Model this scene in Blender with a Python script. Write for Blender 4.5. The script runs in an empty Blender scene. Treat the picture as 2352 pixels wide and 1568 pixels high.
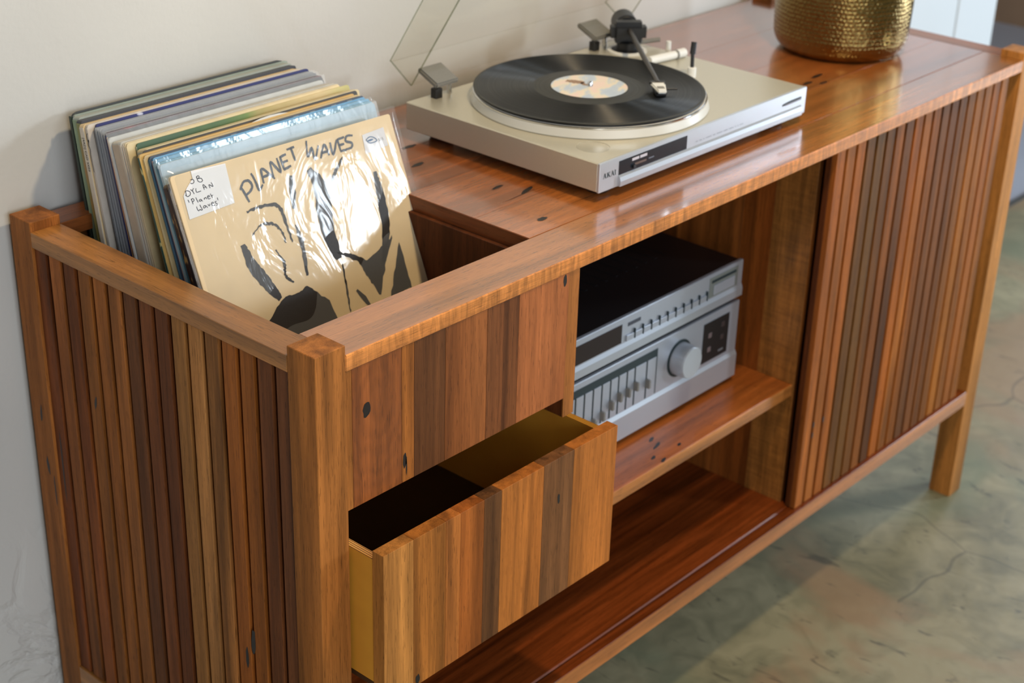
import bpy, bmesh, math, random
import numpy as np
from mathutils import Vector, Matrix
random.seed(7); rng = np.random.default_rng(7)
C = bpy.context.scene.collection
SC = bpy.context.scene
PI = math.pi
H = 0.7932          # height of the cabinet top above the floor
A = 0.0395          # leg width
D = 0.5064          # cabinet depth
L = 1.5113          # cabinet length
T = 0.0183          # top thickness
WALL = 0.518

# ------------------------------------------------------------------ camera
pan, tilt, roll = map(math.radians, (-49.0401, -26.272, 1.7736))
fw = Vector((-math.sin(pan)*math.cos(tilt), math.cos(pan)*math.cos(tilt), math.sin(tilt)))
rt = fw.cross(Vector((0, 0, 1))).normalized(); up = rt.cross(fw)
r2 = rt*math.cos(roll)+up*math.sin(roll); u2 = -rt*math.sin(roll)+up*math.cos(roll)
cd = bpy.data.cameras.new('camera'); cam = bpy.data.objects.new('camera', cd); C.objects.link(cam)
m = Matrix.Identity(4)
for i in range(3):
    m[i][0] = r2[i]; m[i][1] = u2[i]; m[i][2] = -fw[i]
m.translation = Vector((-0.8933, -1.0190, 0.6981+H))
cam.matrix_world = m
cd.sensor_width = 36.0; cd.lens = 3712.3/2352*36.0
cd.clip_start = 0.05; cd.clip_end = 60
cd.dof.use_dof = True; cd.dof.focus_distance = 1.62; cd.dof.aperture_fstop = 7.0
SC.camera = cam

# ------------------------------------------------------------------ world, light, exposure
SC.view_settings.view_transform = 'Standard'; SC.view_settings.look = 'None'
SC.view_settings.gamma = 1; SC.view_settings.use_curve_mapping = False
SC.view_settings.exposure = 0.0
w = bpy.data.worlds.new('world'); SC.world = w; w.use_nodes = True
w.node_tree.nodes['Background'].inputs[0].default_value = (0.80, 0.84, 0.80, 1)
w.node_tree.nodes['Background'].inputs[1].default_value = 0.13

def area(name, loc, target, sx, sy, power, col):
    l = bpy.data.lights.new(name, 'AREA'); l.shape = 'RECTANGLE'; l.size = sx; l.size_y = sy
    l.energy = power; l.color = col
    o = bpy.data.objects.new(name, l); C.objects.link(o); o.location = loc
    o.rotation_euler = (Vector(target)-Vector(loc)).to_track_quat('-Z', 'Y').to_euler()
    return o
def bulb(name, loc, power, col, rad=0.05):
    l = bpy.data.lights.new(name, 'POINT'); l.energy = power; l.color = col; l.shadow_soft_size = rad
    o = bpy.data.objects.new(name, l); C.objects.link(o); o.location = loc
    return o
# daylight from the right-hand windows and doorway, with an added fill and strip light
area('window_light_right', (2.99, -3.18, 1.86), (0.5, 0.3, 0.75), 0.30, 0.44, 40, (0.80, 0.90, 1.0))
area('fill_light_front', (-0.9, -4.6, 2.1), (0.5, 0.3, 0.6), 2.4, 1.6, 74, (0.86, 0.93, 1.0))  # soft fill added to even the wall and soften the record shadow
area('window_light_side', (3.85, -1.33, 1.2), (1.3, 0.3, 0.9), 0.5, 2.38, 72, (0.78, 0.89, 1.0))
area('pot_streak_light', (-1.02, -1.80, 1.2), (0.9, 0.2, 0.9), 0.24, 2.38, 14, (0.95, 0.97, 1.0))  # narrow strip added close behind the camera to streak the brass pot
area('doorway_daylight', (5.6, 0.9, 2.3), (3.0, 0.9, 0.0), 1.6, 1.6, 60, (0.78, 0.88, 1.0))
# warm ceiling lamps
bulb('pendant_lamp_light', (0.58, -0.44, 2.15), 56, (1.0, 0.77, 0.47), 0.06)

# ------------------------------------------------------------------ helpers
def S(r, g, b):
    f = lambda v: ((v/255+0.055)/1.055)**2.4 if v > 10 else v/255/12.92
    return (f(r), f(g), f(b), 1.0)
ORI = {}
def link(name, me, mat, parent=None, loc=(0, 0, 0), color=None):
    o = bpy.data.objects.new(name, me); C.objects.link(o)
    if mat is not None and not me.materials:
        for mm in (mat if isinstance(mat, (list, tuple)) else [mat]): me.materials.append(mm)
    off = Vector((0, 0, 0))
    if parent is not None:
        o.parent = parent; off = ORI.get(parent.name, Vector((0, 0, 0)))
    o.location = Vector(loc)-off
    ORI[o.name] = Vector(loc)
    if color: o.color = color
    return o
def box(name, x0, x1, y0, y1, z0, z1, mat, parent=None, color=None, bev=0.0007):
    bm = bmesh.new(); bmesh.ops.create_cube(bm, size=1)
    bmesh.ops.scale(bm, vec=(x1-x0, y1-y0, z1-z0), verts=bm.verts)
    if bev > 0:
        bmesh.ops.bevel(bm, geom=bm.edges[:], offset=bev, segments=1, affect='EDGES')
    me = bpy.data.meshes.new(name); bm.to_mesh(me); bm.free()
    return link(name, me, mat, parent, ((x0+x1)/2, (y0+y1)/2, (z0+z1)/2), color)
def addbox(bm, x0, x1, y0, y1, z0, z1, mi=0):
    g = bmesh.ops.create_cube(bm, size=1)['verts']
    bmesh.ops.scale(bm, vec=(x1-x0, y1-y0, z1-z0), verts=g)
    bmesh.ops.translate(bm, vec=((x0+x1)/2, (y0+y1)/2, (z0+z1)/2), verts=g)
    for f in {f for v in g for f in v.link_faces}: f.material_index = mi
    return g
def fin(name, bm, mat, parent=None, loc=(0, 0, 0), color=None, smooth=False):
    me = bpy.data.meshes.new(name); bm.to_mesh(me); bm.free()
    if smooth:
        for p in me.polygons: p.use_smooth = True
    return link(name, me, mat, parent, loc, color)
def lathe(name, prof, mat, parent=None, loc=(0, 0, 0), seg=96, smooth=True, color=None, close=False):
    vs = []; fs = []
    n = len(prof)
    for (r, z) in prof:
        for k in range(seg):
            a = 2*PI*k/seg; vs.append((r*math.cos(a), r*math.sin(a), z))
    for i in range(n-1):
        for k in range(seg):
            k2 = (k+1) % seg
            fs.append((i*seg+k, i*seg+k2, (i+1)*seg+k2, (i+1)*seg+k))
    if prof[0][0] > 1e-6: fs.append(tuple(range(seg-1, -1, -1)))
    if prof[-1][0] > 1e-6: fs.append(tuple((n-1)*seg+k for k in range(seg)))
    me = bpy.data.meshes.new(name); me.from_pydata(vs, [], fs)
    bm = bmesh.new(); bm.from_mesh(me); bmesh.ops.remove_doubles(bm, verts=bm.verts, dist=1e-6)
    bmesh.ops.recalc_face_normals(bm, faces=bm.faces); bm.to_mesh(me); bm.free()
    if smooth:
        for p in me.polygons: p.use_smooth = True
        me.set_sharp_from_angle(angle=math.radians(35))
    return link(name, me, mat, parent, loc, color)
def rod(bm, a, b, r0, r1=None, seg=14):
    a = Vector(a); b = Vector(b); r1 = r0 if r1 is None else r1
    g = bmesh.ops.create_cone(bm, cap_ends=True, segments=seg, radius1=r0, radius2=r1, depth=(b-a).length)['verts']
    q = (b-a).to_track_quat('Z', 'Y').to_matrix().to_4x4(); q.translation = (a+b)/2
    bmesh.ops.transform(bm, matrix=q, verts=g)
    return g
def empty(name, label, cat, loc=(0, 0, 0), rot=(0, 0, 0), group=None):
    o = bpy.data.objects.new(name, None); C.objects.link(o); o.location = loc; o.rotation_euler = rot
    o.empty_display_size = 0.05
    o['label'] = label; o['category'] = cat
    if group: o['group'] = group
    ORI[o.name] = Vector((0, 0, 0))
    return o
def tag(o, label, cat, group=None):
    o['label'] = label; o['category'] = cat
    if group: o['group'] = group
    return o

# strokes and flat print: local (u right, v up) on a plane
def ribbon(bm, pts, wid, frame, taper=0.0, sub=6, jag=0.0, mi=0):
    P = [Vector((p[0], p[1], 0)) for p in pts]
    if len(P) > 2 and sub > 1:      # catmull-rom
        Q = []
        for i in range(len(P)-1):
            p0 = P[max(i-1, 0)]; p1 = P[i]; p2 = P[i+1]; p3 = P[min(i+2, len(P)-1)]
            for k in range(sub):
                t = k/sub
                Q.append(0.5*((2*p1)+(p2-p0)*t+(2*p0-5*p1+4*p2-p3)*t*t+(3*p1-p0-3*p2+p3)*t**3))
        Q.append(P[-1]); P = Q
    elif len(P) == 2:
        P = [P[0].lerp(P[1], k/4) for k in range(5)]
    n = len(P); L1 = []; L2 = []
    for i, p in enumerate(P):
        d = (P[min(i+1, n-1)]-P[max(i-1, 0)])
        d = d.normalized() if d.length > 0 else Vector((1, 0, 0))
        nn = Vector((-d.y, d.x, 0)); s = i/(n-1)
        ww = wid*0.5*(1-taper*abs(2*s-1)**1.5)
        L1.append(p+nn*(ww+random.uniform(-jag, jag))); L2.append(p-nn*(ww+random.uniform(-jag, jag)))
    L1[0] = L1[0]-(P[1]-P[0]).normalized()*wid*.2; L2[0] = L2[0]-(P[1]-P[0]).normalized()*wid*.2
    V1 = [bm.verts.new(frame(v.x, v.y)) for v in L1]; V2 = [bm.verts.new(frame(v.x, v.y)) for v in L2]
    for i in range(n-1):
        try:
            f = bm.faces.new((V1[i], V1[i+1], V2[i+1], V2[i])); f.material_index = mi
        except ValueError: pass
def poly(bm, pts, frame, jag=0.0, sub=1, mi=0):
    Q = []
    for i, p in enumerate(pts):
        q = pts[(i+1) % len(pts)]
        for k in range(sub):
            t = k/sub; Q.append((p[0]+(q[0]-p[0])*t+random.uniform(-jag, jag), p[1]+(q[1]-p[1])*t+random.uniform(-jag, jag)))
    f = bm.faces.new([bm.verts.new(frame(*p)) for p in Q]); f.material_index = mi
    bmesh.ops.triangulate(bm, faces=[f])
FONT = {}
def text_mesh(body, size):
    cu = bpy.data.curves.new('t', 'FONT'); cu.body = body; cu.size = size; cu.resolution_u = 2
    o = bpy.data.objects.new('t', cu); C.objects.link(o)
    dg = bpy.context.evaluated_depsgraph_get()
    me = bpy.data.meshes.new_from_object(o.evaluated_get(dg))
    bpy.data.objects.remove(o); bpy.data.curves.remove(cu)
    return me

# ------------------------------------------------------------------ materials
def newmat(name):
    m = bpy.data.materials.new(name); m.use_nodes = True
    nt = m.node_tree; b = nt.nodes['Principled BSDF']
    return m, nt, b
def N(nt, t, **kw):
    n = nt.nodes.new(t)
    for k, v in kw.items(): setattr(n, k, v)
    return n
def plain(name, col, rough=0.5, metal=0.0, spec=0.5, coat=0.0, noise=0.0, nscale=200, bump=0.0):
    m, nt, b = newmat(name)
    b.inputs['Base Color'].default_value = col; b.inputs['Roughness'].default_value = rough
    b.inputs['Metallic'].default_value = metal; b.inputs['Specular IOR Level'].default_value = spec
    b.inputs['Coat Weight'].default_value = coat
    tc = N(nt, 'ShaderNodeTexCoord'); no = N(nt, 'ShaderNodeTexNoise'); no.inputs['Scale'].default_value = nscale
    nt.links.new(tc.outputs['Object'], no.inputs['Vector'])
    if noise > 0:
        mx = N(nt, 'ShaderNodeMix', data_type='RGBA', blend_type='MULTIPLY'); mx.inputs[0].default_value = noise
        mx.inputs[6].default_value = col
        cr = N(nt, 'ShaderNodeValToRGB'); cr.color_ramp.elements[0].color = (.4, .4, .4, 1); cr.color_ramp.elements[1].color = (1.5, 1.5, 1.5, 1)
        nt.links.new(no.outputs['Fac'], cr.inputs[0]); nt.links.new(cr.outputs[0], mx.inputs[7]); nt.links.new(mx.outputs[2], b.inputs['Base Color'])
    if bump > 0:
        bp_ = N(nt, 'ShaderNodeBump'); bp_.inputs['Strength'].default_value = 1; bp_.inputs['Distance'].default_value = bump
        nt.links.new(no.outputs['Fac'], bp_.inputs['Height']); nt.links.new(bp_.outputs[0], b.inputs['Normal'])
    return m
def math_(nt, op, a, b=None, c=None, clamp=False):
    n = N(nt, 'ShaderNodeMath', operation=op); n.use_clamp = clamp
    for i, v in enumerate((a, b, c)):
        if v is None: continue
        if isinstance(v, (int, float)): n.inputs[i].default_value = v
        else: nt.links.new(v, n.inputs[i])
    return n.outputs[0]
def wood(name, axis, rough=0.36, coat=0.0, curl=0.0, contrast=1.0, swirl=0.0, stripes=0.0, spec=0.35, gain=1.0):
    """Blackbutt / recycled hardwood; the object's colour is its mid tone, grain runs along `axis`."""
    m, nt, b = newmat(name); lk = nt.links.new
    tc = N(nt, 'ShaderNodeTexCoord'); oi = N(nt, 'ShaderNodeObjectInfo')
    off = N(nt, 'ShaderNodeVectorMath', operation='SCALE'); off.inputs[0].default_value = (3.1, 5.7, 4.3)
    lk(oi.outputs['Random'], off.inputs[3])
    add = N(nt, 'ShaderNodeVectorMath', operation='ADD'); lk(tc.outputs['Object'], add.inputs[0]); lk(off.outputs[0], add.inputs[1])
    def field(across, along, detail=3, rough_=0.55, dist=0.0):
        mp = N(nt, 'ShaderNodeMapping'); s = [across]*3; s['xyz'.index(axis)] = along
        mp.inputs['Scale'].default_value = s; lk(add.outputs[0], mp.inputs['Vector'])
        no = N(nt, 'ShaderNodeTexNoise'); no.inputs['Scale'].default_value = 1; no.inputs['Detail'].default_value = detail
        no.inputs['Roughness'].default_value = rough_; no.inputs['Distortion'].default_value = dist
        lk(mp.outputs[0], no.inputs['Vector']); return no.outputs['Fac']
    big = field(26, 1.5, 3, 0.55, 0.9)
    mid = field(110, 4.5, 4, 0.6, 0.3)
    fine = field(900, 22, 2, 0.6)
    pore = field(1100, 55, 1, 0.5)
    hue = field(9, 1.3, 2, 0.5, 0.8)
    k = contrast
    v = math_(nt, 'MULTIPLY_ADD', big, 2.0*k, 1-1.0*k)
    v2 = math_(nt, 'MULTIPLY_ADD', mid, 1.1*k, 1-0.55*k)
    v3 = math_(nt, 'MULTIPLY_ADD', fine, 0.75, 0.63)
    v = math_(nt, 'MULTIPLY', v, v2); v = math_(nt, 'MULTIPLY', v, v3)
    p = math_(nt, 'LESS_THAN', pore, 0.335); p = math_(nt, 'MULTIPLY_ADD', p, -0.42, 1.0); v = math_(nt, 'MULTIPLY', v, p)
    if stripes > 0:
        st = field(60, 0.8, 2, 0.5, 0.5)
        cr = N(nt, 'ShaderNodeValToRGB'); cr.color_ramp.elements[0].position = 0.52; cr.color_ramp.elements[1].position = 0.66
        lk(st, cr.inputs[0]); s2 = math_(nt, 'MULTIPLY_ADD', cr.outputs[0], -stripes, 1.0); v = math_(nt, 'MULTIPLY', v, s2)
    if curl > 0:
        cl = field(14, 110, 3, 0.65, 0.8)
        c2 = math_(nt, 'MULTIPLY_ADD', cl, 2.0*curl, 1-curl); v = math_(nt, 'MULTIPLY', v, c2)
    if swirl > 0:
        mp = N(nt, 'ShaderNodeMapping'); mp.inputs['Location'].default_value = (0.0, 0, -0.02); mp.inputs['Scale'].default_value = (1, 1, 0.62)
        lk(tc.outputs['Object'], mp.inputs['Vector'])
        wv = N(nt, 'ShaderNodeTexWave', wave_type='RINGS', rings_direction='SPHERICAL'); wv.inputs['Scale'].default_value = 26
        wv.inputs['Distortion'].default_value = 5.0; wv.inputs['Detail'].default_value = 3; wv.inputs['Detail Scale'].default_value = 2.0
        lk(mp.outputs[0], wv.inputs['Vector'])
        s3 = math_(nt, 'MULTIPLY_ADD', wv.outputs['Fac'], 0.35*swirl, 1-0.17*swirl); v = math_(nt, 'MULTIPLY', v, s3)
    if gain != 1.0: v = math_(nt, 'MULTIPLY', v, gain)
    # tint between object colour and a redder, darker version
    red = N(nt, 'ShaderNodeMix', data_type='RGBA', blend_type='MULTIPLY'); red.inputs[0].default_value = 1.0
    wm = N(nt, 'ShaderNodeMix', data_type='RGBA', blend_type='MULTIPLY'); wm.inputs[0].default_value = 1.0; wm.inputs[7].default_value = (.90, .79, .52, 1)
    lk(oi.outputs['Color'], wm.inputs[6]); OC = wm.outputs[2]
    lk(OC, red.inputs[6]); red.inputs[7].default_value = (.94, 0.82, 0.70, 1)
    mx = N(nt, 'ShaderNodeMix', data_type='RGBA'); lk(math_(nt, 'MULTIPLY_ADD', hue, 1.6, -0.4, clamp=True), mx.inputs[0])
    lk(OC, mx.inputs[6]); lk(red.outputs[2], mx.inputs[7])
    sc = N(nt, 'ShaderNodeVectorMath', operation='SCALE'); lk(mx.outputs[2], sc.inputs[0]); lk(v, sc.inputs[3])
    lk(sc.outputs[0], b.inputs['Base Color'])
    b.inputs['Specular IOR Level'].default_value = spec; b.inputs['Roughness'].default_value = rough; b.inputs['Coat Weight'].default_value = coat; b.inputs['Coat Roughness'].default_value = 0.12
    bu = N(nt, 'ShaderNodeBump'); bu.inputs['Strength'].default_value = 0.35; bu.inputs['Distance'].default_value = 0.0003
    lk(fine, bu.inputs['Height']); lk(bu.outputs[0], b.inputs['Normal'])
    return m
TITLE=[[(83.6,274.2),(88.4,257)],[(81.5,272.9),(87.8,279.7),(94.7,279.6),(97.8,273.5),(94.2,268.7),(86.1,265.1)],[(100.9,286),(103.7,275.8),(105,266.4),(111.8,271)],[(113.7,272.4),(116.2,287.9),(129.7,273.2)],[(115.2,278.7),(123.7,279.4)],[(128.5,276.4),(130.2,292.2),(139.9,278.3),(139.8,294.6)],[(144.5,294.5),(145.2,279.9)],[(144.5,294.5),(153.3,295.8)],[(144.5,287.8),(153.6,288.5)],[(145.2,279.9),(156,281.8)],[(156.8,300.2),(167.1,300.7)],[(162.2,300.3),(163.7,285.7)],[(185.5,303.2),(181.8,286),(190.4,294.3),(190.4,280.7),(200.5,294.9)],[(199.1,280.6),(208.9,293.9),(211.6,280.6)],[(202.2,285.7),(210.9,285.6)],[(217.6,293.8),(217.7,280.1),(228.2,295.3)],[(229.4,295.1),(229.5,281.3)],[(229.4,295.1),(239.8,295.7)],[(229,288.3),(237.1,288.4)],[(229.5,281.3),(238.4,281.2)],[(251.8,294.9),(243.7,295.8),(240.5,290.6),(248.1,286.8),(246.4,282.2),(237.2,281.4)]]
NOTE=[[(23.7,298.3),(26.1,298),(27.2,296.2),(26.1,294.3),(23.6,293.9),(22.3,295)],[(31.6,299.8),(31.9,294.4)],[(31.2,298.8),(33.5,300.2),(34.9,299),(34.1,297.7),(32.2,297.3),(36.4,296.7),(37.8,294.2),(36,292.9),(33.6,293.3),(32.2,294.5)],[(13.5,288.1),(15.5,288.2),(18.4,286.2),(17.9,283.3),(14.4,282.1),(12.4,283.6),(12.5,284.5)],[(13.4,288.7),(12.9,283.7)],[(19.9,288.4),(21.7,286.2)],[(24,288.6),(22,286.6),(22.9,282.7)],[(26.8,287.9),(26.1,285.9),(26.6,283.7),(32,283.8)],[(36.5,284.2),(36.4,289),(37.9,288.8),(40.2,284.6)],[(36,286.5),(39.9,286.6)],[(44.2,284),(43.9,287.7),(48.3,284.7),(47.4,289.5)],[(13.2,278.7),(13.8,275.6)],[(17.5,278.7),(17.9,272.6)],[(17.2,277.9),(19.2,278.7),(20.5,277.1),(19.7,275.8),(17.8,275.4)],[(23.3,278.7),(24.6,273)],[(29,275.3),(27.2,275.4),(26.5,274),(28.4,273.6),(29.3,274.8),(30.3,272.6)],[(33.2,275.6),(33.3,273.8)],[(33.3,275.1),(35.3,275.7),(36.1,273.7)],[(38.3,275.5),(40.4,275.5),(40.2,276.6),(38.4,276.6),(37.6,275.1),(38.6,273.3),(40.9,273.4)],[(42.3,278),(43.5,273.4)],[(42.7,275.5),(45.2,276)],[(21,269.2),(21.3,265.7),(22.3,264.4),(24.2,265.4),(24.9,264.6),(26.9,264.3),(26.1,267.9),(25.6,270.2)],[(31.7,267.8),(29.8,267.6),(29.2,265.8),(31.2,265.7),(32.3,267.4),(34.2,264.7)],[(35.6,268),(36.7,266),(38.2,268)],[(40.5,267.2),(42.7,267.5),(42.3,268.7),(40.7,268.5),(40.2,266.4),(41.5,265),(44.2,265.2)],[(47.2,268.5),(45.4,268.5),(45.4,267.2),(47.2,265.7),(46.8,264.5),(45.2,264.3)],[(49.4,271.9),(49.5,269)]]
STICKER=[(26.7,307),(71.8,304.6),(69.1,261.1),(8.3,258.3),(9.3,283.7),(16.2,291.1),(26.4,298.7)]
PRICE=[(269.5,285.3),(275.6,287.5),(281.5,285.7),(285.2,281.3),(279.5,280.2),(273.2,281)]
ART={'arc':[(79.6,221.4),(93.9,229),(109.5,226.7),(119.3,214.5),(119.5,201.9)],'arc2':[(82,247.3),(98.6,248.7),(122.9,244.3),(127.4,223.9),(128.6,200.4)],'wedge':[(64.8,212.2),(68.5,190.4),(80.6,165.8),(92,145.1)],'trunk':[(179.9,268.6),(187.1,247.3),(180.6,201.9),(184.8,165.1)],'right':[(269.2,244.8),(268.9,218.7),(262.7,179.8),(246.8,143.5)],'mid':[(151.2,269.8),(143.5,235.1)],'mid2':[(139.3,216.8),(140.5,193.2),(135.6,159.4)],'thin':[(187.4,158.3),(184,131.4),(179.9,102.6)],'low':[(197.7,123.3),(210.4,101.3)],'curve':[(194.6,233.6),(207,254.1),(229.5,274.3)],'s':[(103.7,197.6),(110.1,182.3),(107.2,167.7),(115.5,157.5)]}
ARTP=[[(69,127.1),(96.9,145.6),(115.5,143.9),(131.8,148.8),(154.9,124.2),(159.1,101),(106.1,97.9),(77.3,110.9)],[(242.2,101.9),(276.7,159.6),(276.7,104)],[(182.8,173.6),(205.2,165.3),(223.6,152.1),(269.7,169.7),(249.2,142.8),(228.6,108),(218.7,131.3),(211.2,153.6)]]
WX = wood('wood_grain_x', 'x', 0.30, 0.35); WY = wood('wood_grain_y', 'y', 0.34, 0.2)
WZ = wood('wood_grain_z', 'z', 0.55, 0.0, spec=.18, contrast=1.1); WZS = wood('wood_grain_z_swirl', 'z', 0.40, 0.1, swirl=.35, contrast=1.3)
WZD = wood('wood_grain_z_striped', 'z', 0.52, 0.0, spec=.18, stripes=0.5, contrast=1.1)
WCURL = wood('wood_curly_front_edge', 'x', 0.38, 0.1, curl=1.0, contrast=0.6, gain=1.6)
WCURZ = wood('wood_curly_board', 'z', 0.42, 0.05, curl=0.5)
WTOP = wood('wood_top', 'x', 0.24, 1.0, contrast=.8, spec=.55)
WDEEP = wood('wood_deep_red_board', 'x', 0.22, 0.6, contrast=1.5)
GUM = plain('gum_vein_black', S(26, 22, 20), 0.35, noise=0.4, nscale=400)
BLACK = plain('black_plastic', S(22, 22, 24), 0.45, noise=0.3, nscale=900)

# wall plaster
def wallmat():
    m, nt, b = newmat('painted_plaster'); lk = nt.links.new
    tc = N(nt, 'ShaderNodeTexCoord')
    n1 = N(nt, 'ShaderNodeTexNoise'); n1.inputs['Scale'].default_value = 2.2; n1.inputs['Detail'].default_value = 3
    n2 = N(nt, 'ShaderNodeTexNoise'); n2.inputs['Scale'].default_value = 6; n2.inputs['Detail'].default_value = 6; n2.inputs['Roughness'].default_value = .55; n2.inputs['Distortion'].default_value = .5
    n3 = N(nt, 'ShaderNodeTexNoise'); n3.inputs['Scale'].default_value = 160; n3.inputs['Detail'].default_value = 3
    for n in (n1, n2, n3): lk(tc.outputs['Object'], n.inputs['Vector'])
    cr = N(nt, 'ShaderNodeValToRGB'); cr.color_ramp.elements[0].color = S(200, 199, 195); cr.color_ramp.elements[1].color = S(212, 211, 207)
    cr.color_ramp.elements[0].position = .35; cr.color_ramp.elements[1].position = .65
    lk(n1.outputs['Fac'], cr.inputs[0]); lk(cr.outputs[0], b.inputs['Base Color']); b.inputs['Roughness'].default_value = .62
    # plaster gets lumpier low on the wall, below the height of the cabinet's shelf
    sx = N(nt, 'ShaderNodeSeparateXYZ'); lk(tc.outputs['Object'], sx.inputs[0])
    low = N(nt, 'ShaderNodeMapRange'); low.inputs[1].default_value = .42-1.45; low.inputs[2].default_value = .20-1.45; low.inputs[3].default_value = 0.0; low.inputs[4].default_value = 1.0
    lk(sx.outputs[2], low.inputs[0])
    v4 = N(nt, 'ShaderNodeTexNoise'); v4.inputs['Scale'].default_value = 7; v4.inputs['Detail'].default_value = 6; v4.inputs['Distortion'].default_value = 1.4
    lk(tc.outputs['Object'], v4.inputs['Vector'])
    rid = math_(nt, 'ABSOLUTE', math_(nt, 'SUBTRACT', v4.outputs['Fac'], .5)); rid = math_(nt, 'MINIMUM', math_(nt, 'MULTIPLY', rid, 6), .5)
    h = math_(nt, 'MULTIPLY', rid, low.outputs[0])
    h = math_(nt, 'ADD', h, math_(nt, 'MULTIPLY', n2.outputs['Fac'], .22)); h = math_(nt, 'ADD', h, math_(nt, 'MULTIPLY', n3.outputs['Fac'], .05))
    bu = N(nt, 'ShaderNodeBump'); bu.inputs['Strength'].default_value = .8; bu.inputs['Distance'].default_value = .007
    lk(h, bu.inputs['Height']); lk(bu.outputs[0], b.inputs['Normal'])
    return m
PLASTER = wallmat()
TRIM = plain('white_gloss_paint', S(206, 212, 216), .35)

def floormat():
    m, nt, b = newmat('worn_concrete'); lk = nt.links.new
    tc = N(nt, 'ShaderNodeTexCoord')
    def noise(s, d=4, dist=0.0, loc=(0, 0, 0)):
        mp = N(nt, 'ShaderNodeMapping'); mp.inputs['Location'].default_value = loc
        lk(tc.outputs['Object'], mp.inputs['Vector'])
        n = N(nt, 'ShaderNodeTexNoise'); n.inputs['Scale'].default_value = s; n.inputs['Detail'].default_value = d; n.inputs['Distortion'].default_value = dist
        lk(mp.outputs[0], n.inputs['Vector']); return n.outputs['Fac']
    cr = N(nt, 'ShaderNodeValToRGB'); e = cr.color_ramp.elements
    e[0].position = .40; e[0].color = S(112, 108, 84); e[1].position = .60; e[1].color = S(150, 142, 112)
    q = e.new(.5); q.color = S(132, 126, 98)
    lk(math_(nt, 'ADD', math_(nt, 'MULTIPLY', noise(2.6, 5, .8), .6), math_(nt, 'MULTIPLY', noise(14, 6, 1.5), .4)), cr.inputs[0])
    pk = N(nt, 'ShaderNodeValToRGB'); pk.color_ramp.elements[0].position = .49; pk.color_ramp.elements[1].position = .56
    lk(noise(1.35, 4, 1.2, (3.2, 1.1, 0)), pk.inputs[0])
    mx = N(nt, 'ShaderNodeMix', data_type='RGBA'); lk(math_(nt, 'MULTIPLY', pk.outputs[0], .75), mx.inputs[0]); lk(cr.outputs[0], mx.inputs[6]); mx.inputs[7].default_value = S(150, 122, 92)
    gr = N(nt, 'ShaderNodeValToRGB'); gr.color_ramp.elements[0].position = .55; gr.color_ramp.elements[1].position = .63
    lk(noise(1.7, 3, 1.0, (7.7, 4.1, 0)), gr.inputs[0])
    m2 = N(nt, 'ShaderNodeMix', data_type='RGBA'); lk(math_(nt, 'MULTIPLY', gr.outputs[0], .6), m2.inputs[0]); lk(mx.outputs[2], m2.inputs[6]); m2.inputs[7].default_value = S(108, 118, 94)
    # fine dark scuffs and hairline cracks
    sm = N(nt, 'ShaderNodeMapping'); sm.inputs['Scale'].default_value = (34, 11, 1); sm.inputs['Rotation'].default_value = (0, 0, .9); lk(tc.outputs['Object'], sm.inputs['Vector'])
    sn = N(nt, 'ShaderNodeTexNoise'); sn.inputs['Scale'].default_value = 1.3; sn.inputs['Detail'].default_value = 3; sn.inputs['Distortion'].default_value = 1.5; lk(sm.outputs[0], sn.inputs['Vector'])
    sr = N(nt, 'ShaderNodeValToRGB'); sr.color_ramp.elements[0].position = .63; sr.color_ramp.elements[1].position = .72; lk(sn.outputs['Fac'], sr.inputs[0])
    vo = N(nt, 'ShaderNodeTexVoronoi', feature='DISTANCE_TO_EDGE'); vo.inputs['Scale'].default_value = 2.2
    wp = N(nt, 'ShaderNodeVectorMath', operation='ADD'); wn = N(nt, 'ShaderNodeTexNoise'); wn.inputs['Scale'].default_value = 3
    lk(tc.outputs['Object'], wn.inputs['Vector']); wsc = N(nt, 'ShaderNodeVectorMath', operation='SCALE'); wsc.inputs[3].default_value = .35
    lk(wn.outputs['Color'], wsc.inputs[0]); lk(tc.outputs['Object'], wp.inputs[0]); lk(wsc.outputs[0], wp.inputs[1]); lk(wp.outputs[0], vo.inputs['Vector'])
    ck = math_(nt, 'LESS_THAN', vo.outputs['Distance'], .006); ck = math_(nt, 'MULTIPLY', ck, math_(nt, 'GREATER_THAN', noise(1.1, 2, 0, (1, 9, 0)), .5))
    dk = math_(nt, 'MAXIMUM', math_(nt, 'MULTIPLY', sr.outputs[0], .55), math_(nt, 'MULTIPLY', ck, .38))
    m3 = N(nt, 'ShaderNodeMix', data_type='RGBA'); lk(dk, m3.inputs[0]); lk(m2.outputs[2], m3.inputs[6]); m3.inputs[7].default_value = S(50, 50, 46)
    lk(m3.outputs[2], b.inputs['Base Color'])
    b.inputs['Roughness'].default_value = .42
    bu = N(nt, 'ShaderNodeBump'); bu.inputs['Strength'].default_value = .3; bu.inputs['Distance'].default_value = .002
    lk(noise(30, 4), bu.inputs['Height']); lk(bu.outputs[0], b.inputs['Normal'])
    return m
CONC = floormat()

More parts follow.
